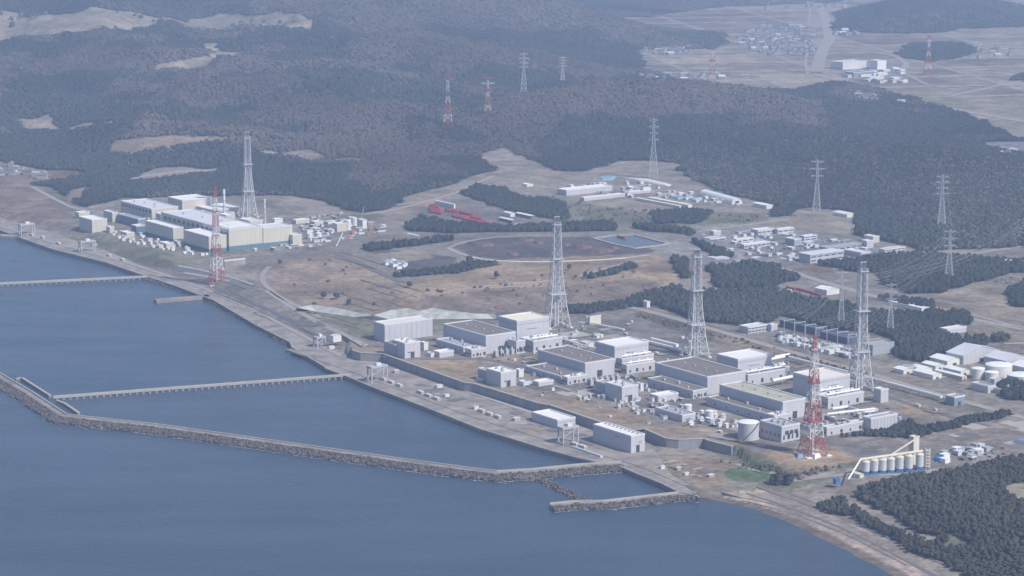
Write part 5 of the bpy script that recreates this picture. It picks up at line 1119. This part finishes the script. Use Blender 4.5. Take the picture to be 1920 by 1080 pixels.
# ------------------------------------------------------------------ vehicles, containers, clutter
def car_mesh(m):
    mb = MB(); mb.box(-2.3, -.9, .35, 2.3, .9, 1.0); n0 = len(mb.v)
    mb.v += [(-1.5, -.8, 1.0), (1.2, -.8, 1.0), (1.2, .8, 1.0), (-1.5, .8, 1.0), (-1.0, -.68, 1.5), (.7, -.68, 1.5), (.7, .68, 1.5), (-1.0, .68, 1.5)]
    mb.f += [tuple(n0 + i for i in q) for q in [(0, 1, 5, 4), (1, 2, 6, 5), (2, 3, 7, 6), (3, 0, 4, 7), (4, 5, 6, 7)]]; mb.m += [1, 1, 1, 1, 0]
    for sx in (-1.45, 1.45):
        for sy in (-.92, .78): mb.box(sx - .35, sy, 0, sx + .35, sy + .14, .66, 2)
    return mb.mesh('car', [M[m], M['glass'], M['dark']])
CARS = [car_mesh(c) for c in ('car_white', 'car_white', 'car_silver', 'car_dark', 'car_white', 'car_blue', 'car_silver', 'car_red')]
def cars(label, group, poly, n_, z=13., jit=1., name='parked_car'):
    n_ = int(n_ * .69); q = gp(poly, z); xs_ = [p[0] for p in q]; ys_ = [p[1] for p in q]; k = 0; tries = 0; ca, sa = math.cos(math.radians(UANG)), math.sin(math.radians(UANG)); used = set()
    while k < n_ and tries < n_ * 60:
        tries += 1; x = random.uniform(min(xs_), max(xs_)); y = random.uniform(min(ys_), max(ys_))
        u = x * ca + y * sa; v = -x * sa + y * ca; iu, iv = round(u / 3.0), round(v / 9.0)
        if (iu, iv) in used: continue
        x = iu * 3.0 * ca - iv * 9.0 * sa; y = iu * 3.0 * sa + iv * 9.0 * ca
        if not inside(q, np.array([x]), np.array([y]))[0]: continue
        used.add((iu, iv)); o = bpy.data.objects.new(name, random.choice(CARS)); COL.objects.link(o); o.location = (x, y, z + .05); o.rotation_euler = (0, 0, math.radians(UANG + 90 + random.uniform(-3, 3))); tag(o, label, 'car', group); k += 1
cars('car parked in the large lot left of the window-band office', 'cars in the office lot', [(1440, 462), (1480, 458), (1540, 462), (1500, 478), (1440, 480)], 80)
cars('car parked between the small offices beside the main road', 'cars among the small offices', [(1350, 445), (1400, 440), (1450, 446), (1460, 458), (1400, 470), (1360, 460)], 60)
cars('car parked in the lot below the reservoir', 'cars below the reservoir', [(1245, 478), (1290, 468), (1370, 485), (1480, 500), (1380, 508), (1250, 492)], 110)
cars('car parked at the far end of the office rows', 'cars beyond the offices', [(1530, 445), (1590, 450), (1600, 458), (1545, 458)], 25)
cars('vehicle parked in the sandy yard beside the pine wood', 'cars beside the pine wood', [(1760, 850), (1850, 828), (1910, 840), (1860, 862), (1780, 870)], 30)
cars('car parked on the yard below the ash field', 'cars on the grey yard', [(715, 494), (745, 490), (765, 500), (740, 508)], 26, 24.1)
cars('car parked at the right edge above the ploughed field', 'cars above the ploughed field', [(1855, 528), (1890, 520), (1960, 522), (1960, 540), (1880, 540)], 30)
def boxes(label, group, name, cat, poly, n_, sz, mats, z=13., zh=2.6):
    q = gp(poly, z); xs_ = [p[0] for p in q]; ys_ = [p[1] for p in q]; k = 0; mesh = {}
    while k < n_:
        x = random.uniform(min(xs_), max(xs_)); y = random.uniform(min(ys_), max(ys_)); k += 1 if inside(q, np.array([x]), np.array([y]))[0] else 0
        if not inside(q, np.array([x]), np.array([y]))[0]: continue
        i = random.randrange(len(mats) * 2); m_ = mats[i % len(mats)]
        if i not in mesh:
            l_ = random.uniform(*sz); w2 = random.uniform(sz[0], sz[0] * 1.5) * .5; h2 = zh * random.uniform(.8, 1.8)
            a = MB().box(-l_ / 2, -w2, 0, l_ / 2, w2, h2).mesh('body', M[m_]); b2 = MB().box(-l_ / 2 - .3, -w2 - .3, h2, l_ / 2 + .3, w2 + .3, h2 + .35).mesh('roof', M[random.choice(['white', 'roof_light', 'roof_grey', m_])]); mesh[i] = (a, b2)
        e = empty(name, (x, y, z), math.radians(UANG + random.choice((0, 90)))); tag(e, label, cat, group)
        for nm, me_ in zip(('body', 'roof'), mesh[i]): o = bpy.data.objects.new(nm, me_); COL.objects.link(o); o.parent = e
SC = ['off_white', 'metal', 'roof_light', 'wall_pale']
boxes('small site cabin or container behind the distant plant', 'site cabins by the distant plant', 'site_cabin', 'cabin', [(560, 408), (640, 402), (720, 425), (740, 460), (640, 470), (560, 462), (500, 475), (470, 470), (560, 440)], 150, (4, 14), SC + ['metal_dark', 'roof_brown', 'concrete'])
boxes('small service hut among the distant cream buildings', 'huts of the distant plant', 'service_hut', 'hut', [(205, 432), (260, 440), (340, 462), (400, 482), (380, 484), (300, 468), (200, 445)], 60, (3, 9), ['wall_cream', 'off_white', 'white'])
boxes('small hut or container in the upper yard', 'huts in the upper yard', 'site_cabin', 'cabin', [(1050, 350), (1120, 340), (1200, 342), (1300, 360), (1390, 386), (1290, 380), (1160, 372)], 55, (5, 14), SC + ['wall_grey'])
boxes('small cabin standing behind the near reactor row', 'cabins behind the reactor row', 'site_cabin', 'cabin', [(1050, 636), (1100, 622), (1180, 640), (1220, 650), (1150, 655), (1060, 650)], 26, (4, 10), SC)
boxes('low service box standing among the near turbine and reactor buildings', 'service boxes of the near row', 'service_box', 'equipment', NEAR, 110, (2, 6), SC + ['metal_dark', 'wall_grey', 'wall_blue'], zh=1.8)
cars('car or truck parked on the streets of the near plant', 'cars of the near plant', NEAR, 60)
boxes('small plant unit standing between the near halls and the wall', 'plant units by the near halls', 'plant_unit', 'equipment', [(985, 715), (1060, 728), (1130, 745), (1180, 700), (1240, 740), (1300, 765), (1330, 800), (1280, 800), (1130, 760), (1000, 735)], 70, (2.5, 7), SC + ['metal_dark'])
boxes('white plant unit beside the big round tank and pipework', 'plant units by the round tank', 'plant_unit', 'equipment', [(1300, 775), (1345, 775), (1400, 795), (1380, 805), (1330, 800), (1290, 790)], 22, (3, 7), SC)
boxes('roofed plant unit beneath the red and white mast', 'plant units by the mast', 'plant_unit', 'equipment', [(1480, 790), (1560, 775), (1640, 770), (1680, 790), (1560, 800), (1500, 812)], 34, (3, 9), SC + ['metal_dark', 'wall_blue'])
boxes('small shed or truck in the sandy yard beyond the silos', 'sheds beyond the silos', 'site_cabin', 'cabin', [(1760, 850), (1800, 845), (1850, 835), (1870, 850), (1800, 868), (1765, 870)], 24, (5, 12), ['white', 'off_white', 'metal', 'metal_dark', 'roof_light'])
boxes('small hut among the offices at the car parks', 'huts among the offices', 'site_cabin', 'cabin', [(1290, 445), (1400, 435), (1480, 440), (1600, 455), (1640, 475), (1540, 478), (1480, 490), (1400, 480), (1300, 470)], 60, (5, 13), SC + ['roof_light'])
boxes('low prefab by the car park below the reservoir', 'prefabs below the reservoir', 'site_cabin', 'cabin', [(1250, 480), (1340, 478), (1400, 490), (1380, 500), (1270, 492)], 16, (8, 26), SC)
boxes('small white unit in the row by the inland yard', 'units in the inland yard', 'site_cabin', 'cabin', [(1450, 545), (1480, 548), (1500, 560), (1470, 562)], 6, (4, 8), SC)
boxes('small building by the depot on the plain', 'small works near the depots', 'workshop', 'building', [(1560, 134), (1700, 132), (1700, 155), (1640, 160), (1580, 145)], 22, (14, 40), ['off_white', 'wall_cream', 'roof_light', 'teal'], zh=6)
boxes('bright white truck or tank on the grey yard below the ash field', 'white trucks on the grey yard', 'parked_truck', 'truck', [(712, 494), (740, 490), (766, 498), (742, 507)], 22, (5, 9), ['white'], 24.05, 3)
# houses
def houses(label, group, poly, n_, s=1., terr=False):
    q = gp(poly) if not terr else [GT(*p)[:2] for p in poly]; xs_ = [p[0] for p in q]; ys_ = [p[1] for p in q]; k = 0
    P_ = []
    while k < n_:
        x = random.uniform(min(xs_), max(xs_)); y = random.uniform(min(ys_), max(ys_))
        if not inside(q, np.array([x]), np.array([y]))[0]: continue
        P_.append((x, y)); k += 1
    Z = height(np.array([p[0] for p in P_]), np.array([p[1] for p in P_]))
    for (x, y), z in zip(P_, Z):
        i = random.randrange(6); key = (i, s)
        if key not in HM:
            W = random.uniform(9, 15) * s; D_ = random.uniform(7, 11) * s; h = random.uniform(4.5, 7) * s; g = h + D_ * .28; wl = M[['house_wall', 'house_wall', 'wall_grey'][i % 3]]; rf = M[['house_roof', 'house_roof', 'house_roof', 'roof_grey', 'roof_brown', 'roof_light'][i]]
            a = MB().box(-W / 2, -D_ / 2, -1, W / 2, D_ / 2, h); a.quad([(-W / 2, -D_ / 2, h), (-W / 2, D_ / 2, h), (-W / 2, 0, g)]); a.quad([(W / 2, D_ / 2, h), (W / 2, -D_ / 2, h), (W / 2, 0, g)])
            b_ = MB(); b_.quad([(-W / 2 - .6, -D_ / 2 - .6, h - .2), (W / 2 + .6, -D_ / 2 - .6, h - .2), (W / 2 + .6, 0, g + .15), (-W / 2 - .6, 0, g + .15)]); b_.quad([(-W / 2 - .6, 0, g + .15), (W / 2 + .6, 0, g + .15), (W / 2 + .6, D_ / 2 + .6, h - .2), (-W / 2 - .6, D_ / 2 + .6, h - .2)])
            HM[key] = (a.mesh('wall', wl), b_.mesh('roof', rf))
        e = empty('house', (x, y, z), random.choice((0, math.pi / 2)) + random.uniform(-.3, .3)); tag(e, label, 'house', group)
        for nm, me_ in zip(('wall', 'roof'), HM[key]): o = bpy.data.objects.new(nm, me_); COL.objects.link(o); o.parent = e
HM = {}
houses('small pitched-roof house in the town beside the highway on the plain', 'houses of the plain town', [(1370, 75), (1420, 50), (1460, 45), (1530, 55), (1525, 105), (1440, 105), (1380, 85)], 170, 1.25)
houses('small house in the hamlet at the upper edge of the plain', 'houses at the plain edge', [(1190, 96), (1290, 90), (1300, 100), (1230, 105)], 24, 1.3)
houses('small house at the foot of the wooded hill on the plain', 'houses below the wooded hill', [(1560, 62), (1600, 56), (1610, 66), (1570, 68)], 14, 1.5)
houses('small house in the hamlet left of the road junction', 'houses by the red and white plain pylon', [(1200, 140), (1290, 142), (1400, 140), (1400, 146), (1280, 152), (1200, 150)], 26, 1.3)
houses('house in the row along the foot of the forest on the right', 'houses by the forest foot', [(1600, 178), (1700, 190), (1700, 198), (1600, 188)], 16, 1.3)
houses('house in the coastal village at the left edge', 'houses of the left village', [(-20, 305), (60, 312), (60, 325), (0, 330), (-20, 330)], 28, 1.0, True)
houses('larger building at the edge of the left village', 'big village buildings', [(50, 326), (85, 328), (85, 336), (55, 336)], 4, 1.5, True)
houses('house at the right edge among trees', 'houses in the right forest', [(1865, 278), (1920, 276), (1925, 294), (1880, 296)], 18, 1.1, True)
houses('house at the upper right by the wooded hill', 'houses by the upper right hill', [(1830, 90), (1900, 85), (1910, 105), (1820, 110)], 18, 1.3)
houses('house along the top edge of the plain', 'houses at the top of the plain', [(1420, 5), (1600, 0), (1600, 14), (1440, 20)], 20, 1.5)

# ------------------------------------------------------------------ trees
ICO_V = None
def ico():
    t = (1 + 5 ** .5) / 2; v = np.array([(-1, t, 0), (1, t, 0), (-1, -t, 0), (1, -t, 0), (0, -1, t), (0, 1, t), (0, -1, -t), (0, 1, -t), (t, 0, -1), (t, 0, 1), (-t, 0, -1), (-t, 0, 1)], float); v /= np.linalg.norm(v[0])
    f = np.array([(0, 11, 5), (0, 5, 1), (0, 1, 7), (0, 7, 10), (0, 10, 11), (1, 5, 9), (5, 11, 4), (11, 10, 2), (10, 7, 6), (7, 1, 8), (3, 9, 4), (3, 4, 2), (3, 2, 6), (3, 6, 8), (3, 8, 9), (4, 9, 5), (2, 4, 11), (6, 2, 10), (8, 6, 7), (9, 8, 1)])
    return v, f
IV, IF = ico(); rt_ = math.atan2(1, (1 + 5 ** .5) / 2)
IV = np.stack([IV[:, 0], IV[:, 1] * math.cos(rt_) - IV[:, 2] * math.sin(rt_), IV[:, 1] * math.sin(rt_) + IV[:, 2] * math.cos(rt_)], -1)
IFT = IF[np.argsort(-IV[IF][:, :, 2].mean(1))[:15]]; IFS = IF[np.argsort(-IV[IF][:, :, 2].mean(1))[:10]]
FOL = cover_mat('foliage', 'tint', .30, (.5,)); FOL.node_tree.nodes['Principled BSDF'].inputs['Roughness'].default_value = .95
def crowns(name, x, y, z, r, h, tint, follow=False):
    n = len(x); V = IV[None] * (1 + .4 * (RS.rand(n, 12, 1) - .5))
    a = RS.rand(n) * 6.28; c, s = np.cos(a)[:, None], np.sin(a)[:, None]
    vx = V[..., 0] * c - V[..., 1] * s; vy = V[..., 0] * s + V[..., 1] * c; vz = V[..., 2]
    sl_ = 0
    if follow:
        gx = (height(x + 12, y) - height(x - 12, y)) / 24; gy = (height(x, y + 12) - height(x, y - 12)) / 24
        sl_ = np.clip(gx, -1, 1)[:, None] * vx * r[:, None] * 1.3 + np.clip(gy, -1, 1)[:, None] * vy * r[:, None] * 1.3
    pts = np.stack([x[:, None] + vx * r[:, None], y[:, None] + vy * r[:, None], z[:, None] + h[:, None] * .5 + vz * h[:, None] * .55 + sl_], -1).reshape(-1, 3)
    f = ((IFS if follow else IFT)[None] + (np.arange(n) * 12)[:, None, None]).reshape(-1, 3)
    print('CROWNS', name, n); me = bpy.data.meshes.new(name); me.vertices.add(len(pts)); me.vertices.foreach_set('co', pts.astype(np.float32).ravel())
    me.loops.add(f.size); me.loops.foreach_set('vertex_index', f.ravel().astype(np.int32)); me.polygons.add(len(f)); me.polygons.foreach_set('loop_start', (np.arange(len(f)) * 3).astype(np.int32)); me.update(calc_edges=True); me.polygons.foreach_set('use_smooth', np.ones(len(f), bool))
    ca = me.color_attributes.new('tint', 'FLOAT_COLOR', 'POINT'); t4 = np.repeat(np.concatenate([tint, np.ones((n, 1))], 1), 12, 0); ca.data.foreach_set('color', t4.astype(np.float32).ravel())
    me.materials.append(FOL); o = bpy.data.objects.new(name, me); COL.objects.link(o); tag(o, kind='stuff'); return o
def sample(y0, y1, k0, kmin):
    out = []; yy = y0
    while yy < y1:
        sp = max(kmin, k0 * yy); xm = .30 * yy; xs_ = np.arange(-xm, xm, sp); out.append(np.stack([xs_ + (RS.rand(len(xs_)) - .5) * sp * .95, np.full(len(xs_), yy) + (RS.rand(len(xs_)) - .5) * sp * 1.1, np.full(len(xs_), sp)], -1)); yy += sp * 1.05
    return np.concatenate(out)
Q = np.concatenate([sample(1500, 2560, .0019, 4.6), sample(2560, 4200, .0019, 5.5), sample(4200, 7400, .00155, 6), sample(7400, 11800, .0017, 9)])
tx, ty, tsp = Q.T
wxx = tx + 14 * (vnoise(tx / 35, ty / 35, 5) - .5) + 30 * np.clip((ty - 3500) / 3000, 0, 1) * (vnoise(tx / 90, ty / 90, 6) - .5)
wyy = ty + 14 * (vnoise(tx / 35, ty / 35, 7) - .5) + 190 * np.clip((ty - 3500) / 3000, 0, 1) * (fbm(tx / 170, ty / 170, 3, 8) - .5)
tc_, td, te = classify(wxx, wyy, tx, ty)
keep = (RS.rand(len(tx)) < td * np.where(ty < 2560, .45 + 1.1 * fbm(tx / 22, ty / 22, 3, 91), 1)) & ~inside(SEA_POLY, tx, ty)
tx, ty, tsp, te, td = tx[keep], ty[keep], tsp[keep], te[keep], td[keep]
tz = height(tx, ty); isE = RS.rand(len(tx)) < (.05 + .93 * te)
r_ = tsp * (.42 + .30 * RS.rand(len(tx)) + .22 * RS.rand(len(tx)) ** 4); hh = np.where(isE, 9, 7.5) * (.85 + .35 * RS.rand(len(tx)))
pine = np.array([.042, .050, .043]); bare = np.array([.092, .080, .070])
for pl_ in (gp([(1535, 825), (1640, 806), (1700, 790), (1745, 795), (1900, 768), (1910, 785), (1750, 816), (1640, 830)]), gp([(1050, 575), (1300, 540), (1300, 556), (1100, 592)]), gp([(1090, 530), (1190, 495), (1200, 512), (1110, 536)]), gp([(730, 500), (950, 490), (950, 500), (880, 520), (740, 526)], 24)):
    q_ = inside(pl_, tx, ty); hh = np.where(q_, hh * .55, hh)
v = (.78 + .44 * RS.rand(len(tx)))[:, None]; big = (.55 + .9 * fbm(tx / 240, ty / 380, 4, 60))[:, None]; wn_ = (ty < 2560) & (tx > 250); pine = np.where(wn_[:, None], np.array([[.066, .067, .054]]), pine[None])
tint = np.where(isE[:, None], pine * v * big, bare * v * big)
red = (RS.rand(len(tx)) < .04) & ~isE; tint[red] *= np.array([1.15, .97, .9])
nearw = (ty < 2560) & (tx > 250); hh = np.where(nearw, hh * (.38 + .5 * RS.rand(len(tx))), hh)
ordr = np.argsort(ty + 0 * tx); print('TREES', len(tx), nearw.sum())
far_sel = ~nearw
crowns('forest', tx[far_sel & (ty > 4100)], ty[far_sel & (ty > 4100)], tz[far_sel & (ty > 4100)], r_[far_sel & (ty > 4100)], hh[far_sel & (ty > 4100)] * .75, tint[far_sel & (ty > 4100)], True)
s_ = far_sel & (ty <= 4100); crowns('woodland', tx[s_], ty[s_], tz[s_], r_[s_], hh[s_], tint[s_])
# nearest pines, one by one
def pine_mesh(seed):
    rs = np.random.RandomState(seed); mb = MB()
    for k in range(26):
        t = rs.rand(); zz = 3.0 + t * 5.2; rr = (1 - t * .6) * 3.1 * (.35 + .65 * rs.rand()); a = rs.rand() * 6.28; s = 1.2 + rs.rand() * .8
        c = np.array([rr * math.cos(a), rr * math.sin(a), zz]); n0 = len(mb.v); vv = IV * (1 + .5 * (rs.rand(12, 1) - .5)) * np.array([s * 1.2, s * 1.2, s * .75]) + c
        mb.v += [tuple(p) for p in vv]; mb.f += [tuple(int(n0 + i) for i in q) for q in IF]; mb.m += [0 if rs.rand() < .6 else 1] * 20
    cm = mb.mesh('crown', [M['pine_a'], M['pine_b']]); cm.polygons.foreach_set('use_smooth', [True] * len(cm.polygons)); return cm, MB().lathe([(.32, -1), (.22, 5), (.08, 9)], n=6).mesh('trunk', M['trunk'])
defm('pine_a', (.060, .062, .050), var=.35, scale=.6, rough=.95, spec=.05); defm('pine_b', (.078, .075, .060), var=.35, scale=.6, rough=.95, spec=.05)
PM = [pine_mesh(i) for i in range(5)]
def tree(x, y, z, s, label, group=None, k=None, name='pine_tree'):
    e = empty(name, (x, y, z), random.random() * 6.28); e.scale = (s * 1.3, s * 1.3, s * random.uniform(.62, .95)) if label.startswith('dark pine') else (s, s, s * random.uniform(.85, 1.15)); tag(e, label, 'tree', group); cm, tm = PM[random.randrange(5) if k is None else k]
    for nm, me_ in (('crown', cm), ('trunk', tm)): o = bpy.data.objects.new(nm, me_); COL.objects.link(o); o.parent = e
ni = np.where(nearw)[0]
vis = [i for i in ni if -20 < P(tx[i], ty[i], tz[i])[0] < 1960 and P(tx[i], ty[i], tz[i])[1] < 1110]
vis.sort(key=lambda i: ty[i]); near300 = set(vis[:290])
for i in near300: tree(tx[i], ty[i], tz[i], random.uniform(.45, .78), 'dark pine in the dense wood filling the lower right corner', 'pines in the lower right wood')
rest = np.array([i for i in ni if i not in near300]); rx, ry, rz2, rr2, rh = tx[rest], ty[rest], tz[rest], r_[rest], hh[rest]; rt = tint[rest]
# each remaining pine as three clumps
X3 = np.concatenate([rx + (RS.rand(len(rx)) - .5) * 4 for _ in range(3)]); Y3 = np.concatenate([ry + (RS.rand(len(rx)) - .5) * 4 for _ in range(3)]); Z3 = np.concatenate([rz2 + RS.rand(len(rx)) * 3 for _ in range(3)])
crowns('pine_wood', X3, Y3, Z3, np.tile(rr2 * .78, 3), np.tile(rh * .62, 3), np.tile(rt, (3, 1)) * (.8 + .4 * RS.rand(len(X3), 1)))
for cx, yb, s, lb in [(607, 560, 1.2, 'leftmost lone dark tree on the brown terraced slope'), (631, 561, 1.3, 'middle lone dark tree on the brown terraced slope'), (654, 571, 1.1, 'rightmost lone dark tree on the brown terraced slope'), (931, 523, 1.2, 'lone round tree on the brown grass below the ash field'), (1067, 506, 1.0, 'lone tree on brown grass right of the leftmost near stack'), (768, 540, 1.2, 'lone tree at the foot of the grey yard'), (525, 495, .9, 'small shrub at the top left of the terraced slope')]:
    x, y, z = GT(cx, yb); tree(x, y, z, s, lb)
for (cx, yb, n_, spx, lb) in [(1467, 906, 14, 20, 'dark round clump of pines beside the lawn'), (1876, 640, 16, 14, 'dark round clump of trees in the field at right')]:
    for k in range(n_):
        a = random.uniform(0, 6.28); q = random.uniform(0, 1) ** .5; x, y, z = GT(cx + q * spx * math.cos(a), yb + q * 5 * math.sin(a)); tree(x, y, z, random.uniform(.9, 1.3), lb, lb.replace('dark round ', ''))
# scattered bushes over open slopes
bx_, by_, bz_, bs_ = [], [], [], []
for poly, n_ in [([(510, 505), (640, 480), (750, 545), (700, 585), (560, 570)], 14), ([(780, 545), (1200, 495), (1250, 545), (900, 585)], 70), ([(1010, 365), (1200, 395), (1330, 400), (1300, 420), (1100, 415)], 120), ([(1340, 405), (1440, 400), (1400, 420)], 40), ([(0, 25), (580, 40), (400, 50), (0, 60)], 70), ([(1190, 585), (1640, 702), (1640, 712), (1190, 595)], 80), ([(1330, 860), (1500, 885), (1600, 872), (1500, 900)], 60)]:
    q = [GT(*p)[:2] for p in poly]; k = 0; qx = [p[0] for p in q]; qy = [p[1] for p in q]
    while k < n_:
        x = random.uniform(min(qx), max(qx)); y = random.uniform(min(qy), max(qy))
        if inside(q, np.array([x]), np.array([y]))[0]: bx_.append(x); by_.append(y); k += 1
bx_ = np.array(bx_); by_ = np.array(by_); n_ = len(bx_); sc_ = np.where(by_ > 6000, 3.2, 1.) * (1 + RS.rand(n_) * 1.6)
crowns('bushes', bx_, by_, height(bx_, by_) - .4, sc_ * 1.2, sc_ * 1.7, np.where(RS.rand(n_, 1) < .5, np.array([[.09, .085, .06]]), np.array([[.17, .13, .10]])))

# ------------------------------------------------------------------ haze: one closed box round everything
mb = MB(); mb.box(-33000, -3500, -7.5, 33000, 43000, 720)
o = mb.build('haze', None) if False else None
me = bpy.data.meshes.new('haze'); me.from_pydata(mb.v, [], mb.f); hm = bpy.data.materials.new('haze_air'); hm.use_nodes = True; t = hm.node_tree; t.nodes.remove(t.nodes['Principled BSDF'])
pv = t.nodes.new('ShaderNodeVolumePrincipled'); pv.inputs['Color'].default_value = HAZE_COLOR; pv.inputs['Density'].default_value = HAZE_DENSITY; pv.inputs['Anisotropy'].default_value = 0.0
t.links.new(pv.outputs[0], [n for n in t.nodes if n.type == 'OUTPUT_MATERIAL'][0].inputs['Volume']); me.materials.append(hm)
o = bpy.data.objects.new('haze', me); COL.objects.link(o); tag(o, kind='stuff')
